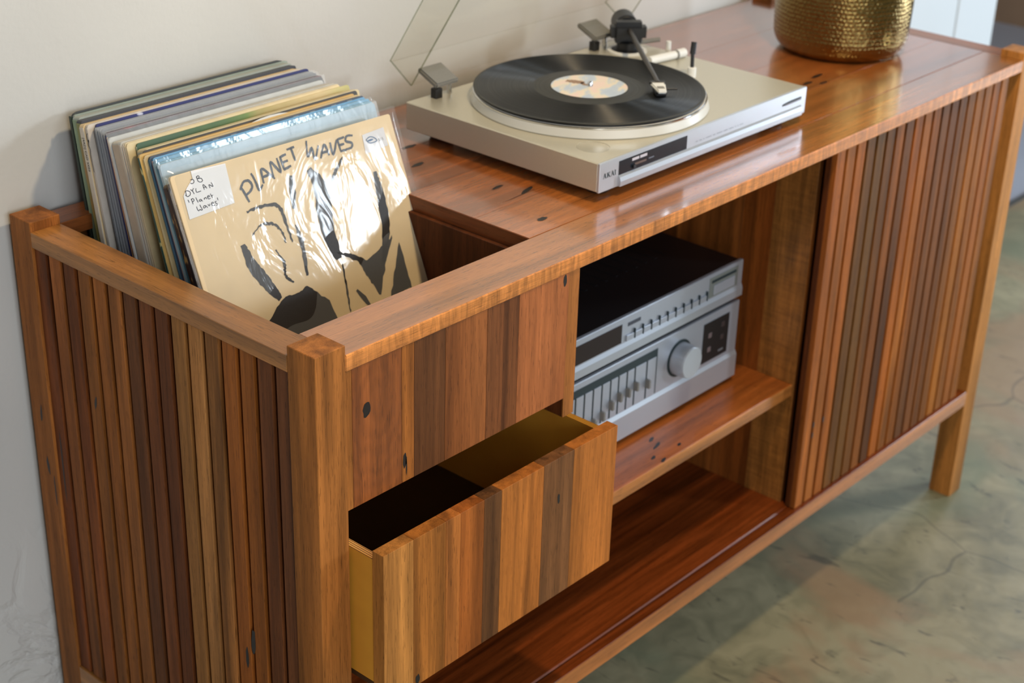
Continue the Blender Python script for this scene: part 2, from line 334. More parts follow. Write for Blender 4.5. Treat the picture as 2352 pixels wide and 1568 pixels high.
# ------------------------------------------------------------------ the room
def struct(o): o['kind'] = 'structure'; return o
f = box('floor', -3.2, 2.47+4.0, -3.6, 0.578, -0.10, 0.0, CONC, bev=0); struct(f)
f2 = box('floor', -3.2, 6.47, 0.582, 4.0, -0.10, -0.002, plain('polished_floor', S(176, 182, 196), .22, noise=.3, nscale=2.5), bev=0); struct(f2)
wb = box('wall_back', -3.2, 2.06, WALL, WALL+0.06, 0, 2.9, PLASTER, bev=0); struct(wb)
t1 = box('trim_1', 2.062, 2.281, WALL-0.004, WALL+0.06, 0, 2.9, TRIM, bev=0.002); struct(t1)
t2 = box('trim_2', 2.287, 2.470, WALL-0.004, WALL+0.06, 0, 2.9, TRIM, bev=0.002); struct(t2)
t3 = box('trim_3', 2.472, 6.47, 0.574, 0.590, -0.004, 0.004, plain('threshold_dark', S(60, 60, 58), .5), bev=0.001); struct(t3)
wf = box('wall_far', 4.56, 4.62, 0.9, 4.0, -0.002, 2.9, plain('dark_timber_wall', S(150, 122, 98), .6, noise=.5, nscale=6), bev=0); struct(wf)

# ------------------------------------------------------------------ the cabinet
cab = empty('media_cabinet', 'long low hardwood record cabinet with slatted end and sliding slatted door', 'cabinet')
tan = S(168, 118, 72); tan2 = S(158, 104, 62); red = S(132, 78, 50); dark = S(98, 66, 46); orange = S(172, 110, 60); pink = S(160, 104, 74)
P = H+0.0109
box('leg', 0, A, 0, A, 0, P, WZ, cab, S(166, 112, 66)); box('leg', 0, A, D-A, D, 0, P, WZ, cab, S(160, 108, 66))
box('leg', L-A, L, 0, A, 0, P, WZ, cab, S(176, 128, 80)); box('leg', L-A, L, D-A, D, 0, P, WZ, cab, S(150, 100, 62))
box('side_rail', 0, A, A, D-A, H-T, H, WY, cab, S(168, 122, 78)); box('side_rail', L-A, L, A, D-A, H-T, H, WY, cab, S(160, 104, 66))
box('lower_rail', 0.0003, A, A, D-A, H-.622, H-.594, WY, cab, S(170, 126, 82)); box('lower_rail', L-A, L, A, D-A, H-.622, H-.594, WY, cab, tan)
# front rail with a curly front edge
fr = box('front_rail', A, L-A, 0.0, 0.068, H-T, H, [WTOP, WCURL], cab, S(170, 116, 72), bev=0.0012)
fr.data.materials.clear(); fr.data.materials.append(WTOP); fr.data.materials.append(WCURL)
for p in fr.data.polygons:
    if p.normal.y < -0.6: p.material_index = 1
box('back_rail', A, 0.384, D-A, D, H-T, H, WX, cab, S(150, 92, 58))
top = box('top', 0.384, L-A, 0.0683, D, H-T, H-0.0035, WX, cab, S(140, 84, 50))
ys = [0.0686, 0.152, 0.262, 0.375, D]; cs = [S(168, 106, 62), S(160, 98, 58), S(152, 92, 58), S(144, 90, 60)]
for i in range(4):
    box('plank', 0.3838, L-A, ys[i], ys[i+1]-0.0002, H-0.0036, H, WTOP, top, cs[i], bev=0.0002)
box('plank', 0.3832, 0.3842, 0.0686, D, H-T, H-0.0008, WY, top, S(120, 66, 38), bev=0.0002)
# back, bottom, shelf, dividers
bk = box('back_panel', A, L-A, D-0.0105, D-0.006, H-.583, H-T, WX, cab, S(104, 66, 42))
for i in range(4):
    box('plank', A, L-A, D-0.013, D-0.0106, H-.583+i*.141, H-.583+(i+1)*.141-.0015, WX, bk, [S(120, 76, 48), S(138, 92, 58), S(116, 72, 46), S(132, 90, 60)][i])
zb0, zb1 = H-.6086, H-.5831
bm = bmesh.new(); pf = [(0, zb0), (0, zb1-.0008), (.0008, zb1), (.0162, zb1), (.0162, zb1-.004), (.0192, zb1-.004), (.0192, zb1-.0018), (.0212, zb1), (D, zb1), (D, zb0)]
V0 = [bm.verts.new((A, q[0], q[1])) for q in pf]; V1 = [bm.verts.new((L-A, q[0], q[1])) for q in pf]
bm.faces.new(V0); bm.faces.new(V1[::-1])
for i in range(len(pf)): bm.faces.new((V0[i], V0[(i+1) % len(pf)], V1[(i+1) % len(pf)], V1[i]))
bmesh.ops.recalc_face_normals(bm, faces=bm.faces)
bo = fin('bottom_board', bm, WX, cab, color=S(122, 62, 32))
bo.data.materials.clear(); bo.data.materials.append(WDEEP); bo.data.materials.append(WX)
for p in bo.data.polygons:
    if p.normal.y < -0.6: p.material_index = 1
box('nosing', A, L-A, -0.0004, 0.0006, zb0+.0004, zb1-.0004, WX, bo, S(172, 116, 74), bev=0)
sh = box('shelf', A, .945, .0372, D-.013, H-.4028, H-.384, WX, cab, S(164, 98, 54), bev=.001)
box('nosing', A, .945, .036, .0376, H-.4028, H-.384, WX, sh, S(170, 116, 72), bev=.0004)
dv = box('divider', .3757, .3945, .0032, D-.013, H-.2010, H-T, WZ, cab, S(84, 48, 30))  # colour darkened to paint in the shade inside the record well
box('nosing', .3757, .3945, .0022, .0042, H-.2010, H-T-.0002, WZ, dv, S(164, 110, 66), bev=.0003)  # strip added to keep the edge's lighter tone beside the shade-darkened divider
box('record_floor', A, .3757, .11, D-.013, H-.2075, H-.2018, WX, cab, S(80, 48, 30))  # darkened as well, painting in shade below the records and above the drawer
dv2 = box('divider', .947, .963, .034, D-.013, H-.583, H-T, WZ, cab, S(120, 76, 44))
yy = [.034, .098, .148, .26, D-.013]
for i, (cc, mm) in enumerate([(S(150, 104, 60), WCURZ), (S(134, 78, 38), WZ), (S(140, 86, 46), WZ), (S(120, 72, 40), WCURZ)]):
    box('board', .945, .9472, yy[i], yy[i+1]-.0002, H-.583, H-T, mm, dv2, cc, bev=.0002)
box('drawer_runner', .418, .428, .03, .42, H-.384, H-.34, WX, cab, S(120, 76, 46))

# slatted ends
SL = [S(112, 68, 46), S(134, 88, 56), S(124, 76, 46), S(148, 102, 62), S(146, 98, 58), S(136, 92, 58), S(98, 66, 48), S(112, 72, 50), S(104, 66, 46),
      S(158, 120, 84), S(156, 120, 88), S(156, 114, 78), S(152, 98, 54), S(148, 96, 52), S(112, 74, 54), S(98, 66, 50)]
sp = box('slatted_panel', .0128, .022, A, D-A, H-.594, H-T, WZ, cab, S(60, 32, 22))
y = D-A
for i in range(16):
    box('slat', .0032, .0129, y-.0204, y, H-.5938, H-T-.0001, WZ, sp, (SL[i][0]*1.15, SL[i][1]*1.08, SL[i][2], 1), bev=.0006); y -= .0204+.0067
box('slatted_panel', L-.022, L-.0128, A, D-A, H-.594, H-T, WZ, cab, S(110, 70, 44))

# false front above the drawer
fp = box('front_panel', A, .3755, .0100, .0182, H-.175, H-T, WZ, cab, S(120, 76, 48))
segs = [(A+.0003, .0478, S(168, 112, 64), WZ), (.048, .1158, S(136, 82, 46), WZS), (.116, .1335, S(172, 112, 62), WZ), (.1335, .1790, S(108, 72, 50), WZD),
        (.1793, .2424, S(148, 94, 60), WZ), (.2427, .2925, S(132, 86, 60), WZD), (.2927, .3752, S(166, 106, 74), WZ)]
for x0, x1, cc, mm in segs: box('board', x0, x1-.0001, .0012, .0101, H-.175, H-T-.0003, mm, fp, cc, bev=.0003)

# the open drawer
PLY = None
m, nt, b = newmat('varnished_plywood'); lk = nt.links.new
tc = N(nt, 'ShaderNodeTexCoord'); sx = N(nt, 'ShaderNodeSeparateXYZ'); lk(tc.outputs['Object'], sx.inputs[0])
ge = N(nt, 'ShaderNodeNewGeometry'); sn = N(nt, 'ShaderNodeSeparateXYZ'); lk(ge.outputs['Normal'], sn.inputs[0])
lay = math_(nt, 'GREATER_THAN', math_(nt, 'SINE', math_(nt, 'MULTIPLY', sx.outputs[0], 2300)), 0.1)
lay = math_(nt, 'MULTIPLY', lay, math_(nt, 'GREATER_THAN', sn.outputs[2], .7))
no = N(nt, 'ShaderNodeTexNoise'); no.inputs['Scale'].default_value = 30; lk(tc.outputs['Object'], no.inputs['Vector'])
c1 = N(nt, 'ShaderNodeMix', data_type='RGBA'); lk(no.outputs['Fac'], c1.inputs[0]); c1.inputs[6].default_value = S(232, 168, 62); c1.inputs[7].default_value = S(214, 150, 56)
c2 = N(nt, 'ShaderNodeMix', data_type='RGBA'); lk(lay, c2.inputs[0]); lk(c1.outputs[2], c2.inputs[6]); c2.inputs[7].default_value = S(120, 72, 30)
lk(c2.outputs[2], b.inputs['Base Color']); b.inputs['Roughness'].default_value = .28; b.inputs['Coat Weight'].default_value = .3; PLY = m
zt = H-.2185; z0 = H-.378; yf, ybk = -.0308, .40
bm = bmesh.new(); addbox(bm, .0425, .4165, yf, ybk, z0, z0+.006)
dr = fin('drawer', bm, plain('shaded_drawer_base', S(64, 42, 22), .5), cab)  # base colour darkened to paint in the drawer's inner shade
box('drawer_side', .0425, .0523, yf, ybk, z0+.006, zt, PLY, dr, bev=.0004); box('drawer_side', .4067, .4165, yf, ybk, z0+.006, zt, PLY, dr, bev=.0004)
box('drawer_back', .0525, .4065, ybk-.0098, ybk, z0+.006, zt, PLY, dr, bev=.0004)
dsegs = [(.0417, .0846, S(178, 128, 78), WZ), (.0848, .1320, S(166, 110, 58), WZ), (.1322, .1540, S(178, 116, 66), WZ), (.1540, .1905, S(158, 96, 50), WZD), (.1905, .2180, S(104, 72, 50), WZD), (.2182, .2872, S(172, 112, 60), WZ), (.2874, .3390, S(120, 84, 60), WZD), (.3392, .4168, S(174, 114, 62), WZ)]
# seams re-measured along the drawer's top edge
xs = [.0417, .0846, .1297, .1500, .1920, .2180, .2870, .3385, .4168]
for i, (x0, x1, cc, mm) in enumerate(dsegs): box('board', x0, x1, -.0470, -.0310, H-.394, H-.2080, mm, dr, cc, bev=.0003)

# sliding slatted door
DX0, DX1 = .942, 1.443
do = box('door', DX0, DX1, .0148, .0232, H-.5822, H-T-.0012, WZ, cab, S(96, 54, 32))
DC = [S(164, 106, 76), S(162, 106, 74), S(164, 104, 68), S(112, 80, 58), S(108, 80, 58), S(118, 82, 56), S(140, 92, 60), S(108, 72, 54), S(168, 104, 56), S(160, 104, 60), S(150, 96, 52),
      S(116, 78, 58), S(120, 80, 60), S(132, 88, 56), S(140, 94, 58), S(164, 112, 62), S(160, 108, 66), S(158, 104, 66), S(166, 112, 72)]
pw = (DX1-DX0+.0062)/19
for i in range(19):
    x = DX0+i*pw
    box('slat', x, x+pw-.0062, .0062, .0150, H-.5822, H-T-.0012, WZ, do, (DC[i][0]*.88, DC[i][1]*.79, DC[i][2]*.46, 1), bev=.0006)

# gum veins, nail holes and knots
def knot(parent, c, ru, rv, plane, ang=0.0, lift=0.00015, seg=14):
    bm = bmesh.new(); vs = []
    for k in range(seg):
        a = 2*PI*k/seg; rr = 1+random.uniform(-.18, .18)
        uu = ru*math.cos(a)*rr; vv = rv*math.sin(a)*rr
        uu, vv = uu*math.cos(ang)-vv*math.sin(ang), uu*math.sin(ang)+vv*math.cos(ang)
        vs.append(bm.verts.new({'z': (uu, vv, 0), 'y': (uu, 0, vv), 'x': (0, uu, vv)}[plane]))
    f = bm.faces.new(vs)
    bmesh.ops.solidify(bm, geom=[f], thickness=.0002) if False else None
    o = fin('knot', bm, GUM, parent, c); return o
zt_ = H+.0002
for (x, yv, a_, b_, g) in [(.4371, .0958, .0085, .0045, .1), (.4762, .2005, .011, .0028, .1), (.4939, .1691, .016, .0032, .25), (.5022, .3773, .012, .004, 0), (.4631, .3229, .012, .0035, .1), (.475, .0235+.14, .03, .0006, .05), (1.12, .17, .012, .004, 0), (1.16, .18, .016, .004, .1), (1.14, .155, .01, .003, 0)]:
    knot(cab, (x, yv, zt_), a_, b_, 'z', g)
for (x, zz, a_, b_) in [(.0671, -.0690, .0058, .0092), (.1195, -.150, .0028, .0085), (.122, -.156, .001, .012), (.3680, -.0265, .0030, .0070)]:
    knot(cab, (x, .00105, H+zz), a_, b_, 'y')
for (x, zz, a_, b_) in [(.3145, -.262, .0020, .0065), (.0905, -.392+.006, .003, .006)]:
    knot(cab, (x, -.04715, H+zz), a_, b_, 'y')
for (yv, zz, a_, b_, g) in [(.486, -.235, .0018, .011, .1), (.484, -.305, .0025, .012, -.1), (.474, -.335, .0012, .022, 0)]:
    knot(cab, (-.0002, yv, H+zz), a_, b_, 'x', g)
for (yv, zz, a_, b_, g) in [(.116, -.375, .0035, .018, .05), (.128, -.402, .0025, .014, 0), (.457, -.30, .0014, .045, 0), (.375, -.18, .002, .008, .2)]:
    knot(cab, (.0030, yv, H+zz), a_, b_, 'x', g)
for (x, yv, a_) in [(.6718, .0845, .008), (.6649, .0695, .012), (.6349, .0531, .006), (.640, .0400, .007), (.6885, .050, .005)]:
    knot(cab, (x, yv, H-.3838), a_, .0025, 'z', .3)
for (x, zz) in [(.9680, -.448), (.9680, -.466), (.9945, -.449)]:
    knot(cab, (x, .0060, H+zz), .0018, .0052, 'y')
# ------------------------------------------------------------------ records in the well
PAPER = {}
def card(col, rough=.5):
    k = tuple(col)
    if k not in PAPER: PAPER[k] = plain('printed_card', col, rough, noise=.35, nscale=60)
    return PAPER[k]
def ramp_print(name, stops, scale, axis_scale=(1, 1, 1), detail=3):
    m, nt, b = newmat(name); lk = nt.links.new
    tc = N(nt, 'ShaderNodeTexCoord'); mp = N(nt, 'ShaderNodeMapping'); mp.inputs['Scale'].default_value = axis_scale
    lk(tc.outputs['Object'], mp.inputs['Vector']); n = N(nt, 'ShaderNodeTexNoise'); n.inputs['Scale'].default_value = scale; n.inputs['Detail'].default_value = detail
    lk(mp.outputs[0], n.inputs['Vector']); cr = N(nt, 'ShaderNodeValToRGB'); e = cr.color_ramp.elements
    e[0].position, e[0].color = stops[0]; e[1].position, e[1].color = stops[-1]
    for s in stops[1:-1]:
        q = e.new(s[0]); q.color = s[1]
    lk(n.outputs['Fac'], cr.inputs[0]); lk(cr.outputs[0], b.inputs['Base Color']); b.inputs['Roughness'].default_value = .4
    return m
def plastic(name, haze=0.18, tint=(.96, .97, .97, 1), bump=.0012, scale=26, rough=.12, shine=.07):
    """clear film: see-through, with the shine of its front surface"""
    m, nt, b = newmat(name); lk = nt.links.new; nt.nodes.remove(b)
    out = nt.nodes['Material Output']
    tr = N(nt, 'ShaderNodeBsdfTransparent'); tr.inputs[0].default_value = tint
    gl = N(nt, 'ShaderNodeBsdfGlossy'); gl.inputs['Roughness'].default_value = rough; gl.inputs['Color'].default_value = (1, 1, 1, 1)
    df = N(nt, 'ShaderNodeBsdfDiffuse'); df.inputs['Color'].default_value = (.8, .83, .86, 1)
    fr = N(nt, 'ShaderNodeLayerWeight'); fr.inputs['Blend'].default_value = .5
    a1 = N(nt, 'ShaderNodeMixShader'); a1.inputs[0].default_value = haze; lk(tr.outputs[0], a1.inputs[1]); lk(df.outputs[0], a1.inputs[2])
    a2 = N(nt, 'ShaderNodeMixShader'); lk(math_(nt, 'MULTIPLY_ADD', math_(nt, 'POWER', fr.outputs['Facing'], 4.5), .8, shine, clamp=True), a2.inputs[0]); lk(a1.outputs[0], a2.inputs[1]); lk(gl.outputs[0], a2.inputs[2])
    if bump > 0:
        tc = N(nt, 'ShaderNodeTexCoord'); mp = N(nt, 'ShaderNodeMapping'); mp.inputs['Scale'].default_value = (1.6, 1, .8); lk(tc.outputs['Object'], mp.inputs['Vector'])
        n = N(nt, 'ShaderNodeTexNoise'); n.inputs['Scale'].default_value = scale; n.inputs['Detail'].default_value = 3; n.inputs['Distortion'].default_value = 1.2
        lk(mp.outputs[0], n.inputs['Vector']); bu = N(nt, 'ShaderNodeBump'); bu.inputs['Strength'].default_value = 1; bu.inputs['Distance'].default_value = bump
        lk(n.outputs['Fac'], bu.inputs['Height']); lk(bu.outputs[0], gl.inputs['Normal']); lk(bu.outputs[0], fr.inputs['Normal'])
    lk(a2.outputs[0], out.inputs[0]); return m
FILM = plastic('clear_record_film', .08, bump=.0010, scale=16, rough=.09, shine=.014)
FILM2 = plastic('cloudy_record_film', .20, bump=.0005, scale=22, rough=.25, shine=.02)

def cover_mesh(wd, ht, th, rad):
    bm = bmesh.new(); pts = []
    for cx, cz, a0 in ((wd-rad, ht-rad, 0), (rad, ht-rad, 90), (rad, rad, 180), (wd-rad, rad, 270)):
        for k in range(4):
            a = math.radians(a0+30*k); pts.append((cx+rad*math.cos(a), cz+rad*math.sin(a)))
    V0 = [bm.verts.new((p[0], 0, p[1])) for p in pts]; V1 = [bm.verts.new((p[0], th, p[1])) for p in pts]
    bm.faces.new(V0); bm.faces.new(V1[::-1]); n = len(pts)
    for i in range(n): bm.faces.new((V0[i], V0[(i+1) % n], V1[(i+1) % n], V1[i]))
    bmesh.ops.recalc_face_normals(bm, faces=bm.faces)
    return bm
def sheet_mesh(wd, ht, amp, nx=36, nz=36, x0=0, z0=0, seed=1, edge_back=0.0):
    bm = bmesh.new(); r = np.random.default_rng(seed); ph = r.uniform(0, 6.28, 10); G = []
    for j in range(nz+1):
        for i in range(nx+1):
            u = i/nx; v_ = j/nz
            h = 0
            for k in range(5):
                a = ph[k]; h += math.sin((u*math.cos(a)*(4+3*k)+v_*math.sin(a)*(5+2*k))*2.2+ph[k+5])/(1+k)
            e = min(u, 1-u, v_, 1-v_)
            h *= min(1, e*10)
            yb = edge_back*max(0, 1-e*28)**2
            G.append(bm.verts.new((x0+u*wd, -amp*(1.1+.5*h)+yb, z0+v_*ht)))
    for j in range(nz):
        for i in range(nx):
            a = j*(nx+1)+i; bm.faces.new((G[a], G[a+1], G[a+nx+2], G[a+nx+1]))
    return bm
ZB = H-.2005
GRP = 'record sleeves leaning in the open well'
def record(t, x, yb, th, front, spine, label, film=None, ht=.315, wd=.315, yaw=0.0, rad=.0035, name='record_sleeve'):
    th = max(th, .0012)
    root = empty(name, label, 'record', (x, yb, ZB+.0002), (-math.radians(t), 0, math.radians(yaw)), GRP)
    fm = front if not isinstance(front, tuple) else card(front)
    sm = spine if not isinstance(spine, tuple) else card(spine)
    fin('cover', cover_mesh(wd, ht, th, rad), fm, root)
    box('spine', -.0006, .0009, .0001, th-.0001, .003, ht-.003, sm, root, bev=.0002)
    if film is not None:
        fin('plastic_film', sheet_mesh(wd+.006, ht+(.006 if 'wide' in label else .001), .0008, 24, 24, x0=-.003, z0=.0, seed=int(x*1e5) % 97), film, root, smooth=True)
    return root
cream = S(214, 192, 156); white = S(206, 200, 190); gtan = S(190, 176, 154)
REDP = ramp_print('dark_cover_with_flames', [(.0, S(30, 24, 28)), (.55, S(70, 24, 26)), (.63, S(160, 40, 24)), (.68, S(232, 110, 40)), (1, S(232, 110, 40))], 1, (11, 1, 3), 2)
NAVYP = ramp_print('navy_cover_scuffed', [(0, S(36, 38, 92)), (.66, S(44, 48, 110)), (.72, S(200, 204, 226)), (1, S(210, 214, 230))], 60, (1, 1, 1.5), 2)
GREENP = ramp_print('mossy_green_cover', [(0, S(52, 84, 56)), (.48, S(84, 112, 72)), (.56, S(150, 160, 90)), (.66, S(206, 190, 132)), (1, S(212, 190, 136))], 1, (5, 1, 4), 3)
def greenmat():
    m, nt, b = newmat('mossy_green_cover_fading'); lk = nt.links.new
    tc = N(nt, 'ShaderNodeTexCoord'); sx = N(nt, 'ShaderNodeSeparateXYZ'); lk(tc.outputs['Object'], sx.inputs[0])
    no = N(nt, 'ShaderNodeTexNoise'); no.inputs['Scale'].default_value = 14; no.inputs['Detail'].default_value = 4; lk(tc.outputs['Object'], no.inputs['Vector'])
    v = math_(nt, 'ADD', math_(nt, 'MULTIPLY', sx.outputs[0], 3.1), math_(nt, 'MULTIPLY_ADD', no.outputs['Fac'], .5, -.25))
    cr = N(nt, 'ShaderNodeValToRGB'); e = cr.color_ramp.elements; e[0].position = 0; e[0].color = S(66, 96, 74); e[1].position = 1; e[1].color = S(188, 184, 116)
    for p, c in ((.30, S(74, 104, 68)), (.45, S(112, 138, 72)), (.58, S(176, 160, 104)), (.75, S(206, 186, 140))):
        q = e.new(p); q.color = c
    lk(v, cr.inputs[0]); lk(cr.outputs[0], b.inputs['Base Color']); b.inputs['Roughness'].default_value = .5; return m
GREENP = greenmat()
SPOT = ramp_print('cream_spine_orange_spots', [(0, cream), (.70, cream), (.73, S(206, 120, 40)), (1, S(206, 120, 40))], 42, (1, 1, .6), 1)
SPECK = ramp_print('green_spine_speckled', [(0, S(40, 66, 58)), (.62, S(52, 82, 72)), (.66, S(200, 190, 130)), (1, S(200, 190, 130))], 120, (1, 1, .5), 1)
PINK = ramp_print('pink_spine_marbled', [(0, S(176, 150, 146)), (.5, S(196, 168, 164)), (.7, S(214, 204, 196)), (1, S(214, 204, 196))], 20, (1, 1, .5), 2)
OLIVE = ramp_print('olive_orange_spine', [(0, S(120, 134, 96)), (.45, S(140, 140, 84)), (.58, S(184, 120, 66)), (1, S(196, 138, 70))], 1, (1, 1, 9), 2)
BROWN = ramp_print('worn_brown_spine', [(0, S(40, 28, 26)), (.55, S(58, 40, 34)), (.62, S(150, 118, 70)), (1, S(170, 140, 90))], 150, (1, 1, .35), 2)
ORBLK = ramp_print('orange_black_spine', [(0, S(30, 18, 16)), (.45, S(60, 30, 20)), (.58, S(190, 84, 40)), (1, S(206, 150, 100))], 1, (1, 1, 30), 2)
R = [ # tilt, x, yb, front, spine, film, label
 (8.1, .0834, .4491, S(52, 56, 58), S(50, 64, 54), None, 'charcoal sleeve with rounded corner at the very back against the rail'),
 (8.5, .0849, .4437, S(150, 162, 152), S(34, 140, 140), None, 'grey-green sleeve with a teal top line, second from the back'),
 (8.7, .0815, .4290, S(160, 166, 158), S(142, 164, 134), None, 'thick sage green sleeve with a pale green spine near the back'),
 (9.0, .0775, .4169, S(58, 60, 68), OLIVE, None, 'charcoal-topped sleeve with an olive and orange spine'),
 (9.6, .0739, .4049, S(220, 194, 150), S(214, 204, 188), None, 'cream sleeve with white spine printed with a boxed code'),
 (10.1, .0759, .3972, S(206, 196, 184), S(200, 192, 182), None, 'off-white sleeve with a black and white scrolled spine mark'),
 (10.7, .0853, .3911, NAVYP, S(126, 130, 138), None, 'navy blue sleeve with scuffed white flecks along the top'),
 (11.3, .0816, .3809, S(132, 138, 146), S(112, 116, 124), FILM2, 'grey sleeve in cloudy film just in front of the navy one'),
 (11.6, .0814, .3740, S(140, 144, 152), S(102, 108, 118), FILM2, 'grey sleeve in creased film, second of the film-wrapped grey ones'),
 (11.9, .0812, .3677, S(120, 124, 132), S(118, 122, 132), FILM2, 'mid-grey sleeve in creased film, third of the grey ones'),
 (12.2, .0810, .3610, S(128, 130, 136), S(84, 88, 104), FILM2, 'slate grey sleeve with film, behind the flame-flecked dark one'),
 (12.5, .0808, .3544, REDP, S(38, 40, 96), None, 'dark sleeve flecked with red and orange, with a deep blue spine'),
 (13.1, .0791, .3479, S(32, 30, 30), S(206, 164, 120), None, 'black sleeve with a tan spine behind the wide pale film one'),
 (13.7, .0775, .3414, S(40, 36, 30), ORBLK, None, 'near-black sleeve with an orange and black spine'),
 (14.3, .0758, .3349, S(196, 196, 192), S(196, 180, 160), FILM2, 'wide pale grey sleeve in loose shiny film, middle of the row'),
 (14.6, .0771, .3150, S(190, 184, 172), S(190, 172, 152), FILM, 'beige sleeve with a lettered beige spine, middle of the row'),
 (14.9, .0785, .3118, S(196, 188, 172), S(176, 158, 142), None, 'dull beige sleeve with a tan spine, middle of the row'),
 (15.2, .0800, .3085, S(204, 190, 160), S(188, 172, 150), None, 'light tan sleeve behind the orange-spotted spine'),
 (15.5, .0812, .3047, S(216, 198, 156), SPOT, None, 'cream sleeve whose spine has orange spots'),
 (16.2, .0919, .2984, GREENP, S(176, 180, 160), None, 'mossy green sleeve fading to yellow, standing tall in mid row'),
 (16.5, .0875, .2745, S(206, 190, 150), S(176, 176, 160), None, 'pale sleeve directly in front of the green one'),
 (16.8, .0829, .2715, S(60, 56, 50), S(28, 28, 28), None, 'sleeve with a thin black spine in front of the green one'),
 (17.1, .0780, .2680, S(150, 124, 74), S(40, 58, 52), None, 'brown-gold sleeve with a dark teal spine'),
 (17.4, .0738, .2632, S(196, 160, 92), SPECK, None, 'gold-edged sleeve with a dark green speckled spine'),
 (18.1, .0779, .2563, S(190, 166, 120), S(206, 188, 146), None, 'tan sleeve with a cream spine just behind the film-strip one'),
 (18.7, .0820, .2494, 'FILMSTRIP', S(60, 104, 130), None, 'slate blue sleeve with a film-strip border of pale blocks'),
 (19.4, .0841, .2428, S(108, 158, 196), PINK, None, 'sky blue sleeve with a marbled pink spine'),
 (19.7, .0830, .2350, S(120, 168, 200), S(150, 186, 204), FILM, 'light blue sleeve in film, second of the blue ones'),
 (20.0, .0818, .2275, S(130, 172, 196), S(86, 130, 152), FILM, 'pale blue sleeve with a blue-grey spine, third of the blue ones'),
 (20.3, .0785, .2185, S(146, 176, 196), S(70, 116, 140), FILM2, 'powder blue sleeve in cloudy film, nearest the front of the blue ones'),
 (20.7, .0751, .2094, S(104, 84, 60), BROWN, None, 'worn brown sleeve with a gold-flecked dark spine, behind the front ones'),
 (21.4, .0749, .2011, S(60, 50, 50), S(48, 38, 40), None, 'dark sleeve with a lettered black spine, third from the front'),
 (22.0, .0747, .1928, S(170, 164, 156), S(176, 160, 140), None, 'pale grey sleeve hidden right behind the front sleeve'),
]
FSTRIP = None
roots = []
for i, (t, x, yb, fr_, spn, film, lab) in enumerate(R):
    if i == 0: gap = .005
    else:
        gt = (R[i-1][2]+.315*math.sin(math.radians(R[i-1][0])))-(yb+.315*math.sin(math.radians(t)))
        gb = R[i-1][2]-yb; gap = min(gt, gb)
    th = min(gap*.88, .016)
    wrap = film is not None
    if fr_ == 'FILMSTRIP':
        rt_ = record(t, x, yb, th, S(62, 74, 92), spn, lab, film)
        for k in range(9):
            box('printed_block', .052+k*.0295+(.004 if k % 2 else 0), .060+k*.0295+(.004 if k % 2 else 0), -.0004, -.0001, .298, .3135, card(S(150, 150, 146)), rt_, bev=0)
    else:
        rt_ = record(t, x, yb, th, fr_, spn, lab, film, ht=.315-(.001 if i % 3 == 1 else 0)-(.018 if i > 29 else 0), wd=.315-(.002 if i % 4 == 2 else 0), rad=.010 if i == 0 else .0035)
    roots.append(rt_)
# spine lettering
def spine_text(root, body, size, z, col, yoff, reps=1):
    me = text_mesh(body, size)
    for v in me.vertices:
        a, b_ = v.co.x, v.co.y; v.co = Vector((-.0009, yoff-b_, -a))
    o = link('lettering', me, plain('ink', col, .5), root, (0, 0, z)); return o
spine_text(roots[4], '[4AD] CAD 3X03', .0052, .300, S(30, 28, 28), .0045)
bm = bmesh.new()
fr_s = lambda a, b_: Vector((-.0009, b_, a))
ribbon(bm, [(.306, .0008), (.304, .0028), (.299, .0030), (.296, .0015), (.299, .0006), (.293, .0030), (.288, .0012), (.280, .0026), (.262, .0020)], .0010, fr_s, .3)
fin('spine_print', bm, plain('ink_black', S(28, 26, 28), .5), roots[5])
# a pale inner sleeve curving up out of the film-strip record
bm = bmesh.new(); vs = [bm.verts.new((.1955+.150*math.cos(a), .0, .172+.150*math.sin(a))) for a in [PI*(k/32) for k in range(33)]]
bm.faces.new(vs); g = bmesh.ops.extrude_face_region(bm, geom=bm.faces[:]); bmesh.ops.translate(bm, vec=(0, .0004, 0), verts=[e for e in g['geom'] if isinstance(e, bmesh.types.BMVert)])
fin('inner_sleeve', bm, plain('paper_inner_sleeve', S(208, 206, 200), .5), roots[25], loc=(-.02, .0060, .0))

# front sleeve
CARD = plain('cream_card_cover', S(226, 200, 156), .45, noise=.18, nscale=25)
SK = plain('white_sticker', S(226, 226, 228), .4)
INK = plain('black_brush_ink', S(44, 40, 38), .5, noise=.5, nscale=500); PEN = plain('marker_pen', S(36, 30, 38), .45)
fs = empty('record_sleeve', 'cream sleeve in shiny wrinkled film, hand-brushed title, white note label; frontmost', 'record', (.0710, .184, H-.2012), (-math.radians(22.7), 0, math.radians(-1.5)), GRP)
fin('cover', cover_mesh(.315, .315, .0042, .003), CARD, fs)
box('spine', -.0006, .0009, .0002, .0040, .003, .312, card(S(214, 190, 150)), fs, bev=.0002)
def fr1(u, v_): return Vector((u/1000, -.0004, v_/1000))
def fr2(u, v_): return Vector((u/1000, -.0009, v_/1000))
off = 8.0   # the measured print heights run from a 307 mm datum
fu = lambda u, v_: fr1(u, v_+off); fv = lambda u, v_: fr2(u, v_+off)
bm = bmesh.new()
for s in TITLE: ribbon(bm, s, 3.0, fu, .25, jag=.25)
fin('title_lettering', bm, plain('title_ink', S(66, 72, 84), .5), fs)
bm = bmesh.new()
for k, wd in (('arc', 3.0), ('arc2', 4.5), ('wedge', 15), ('trunk', 22), ('right', 13), ('mid', 9), ('mid2', 6), ('thin', 2.5), ('low', 6), ('curve', 4.5), ('s', 3.5)):
    ribbon(bm, ART[k], wd, fu, .6, jag=.8, sub=9)
for pg in ARTP: poly(bm, pg, fu, .9, 9)
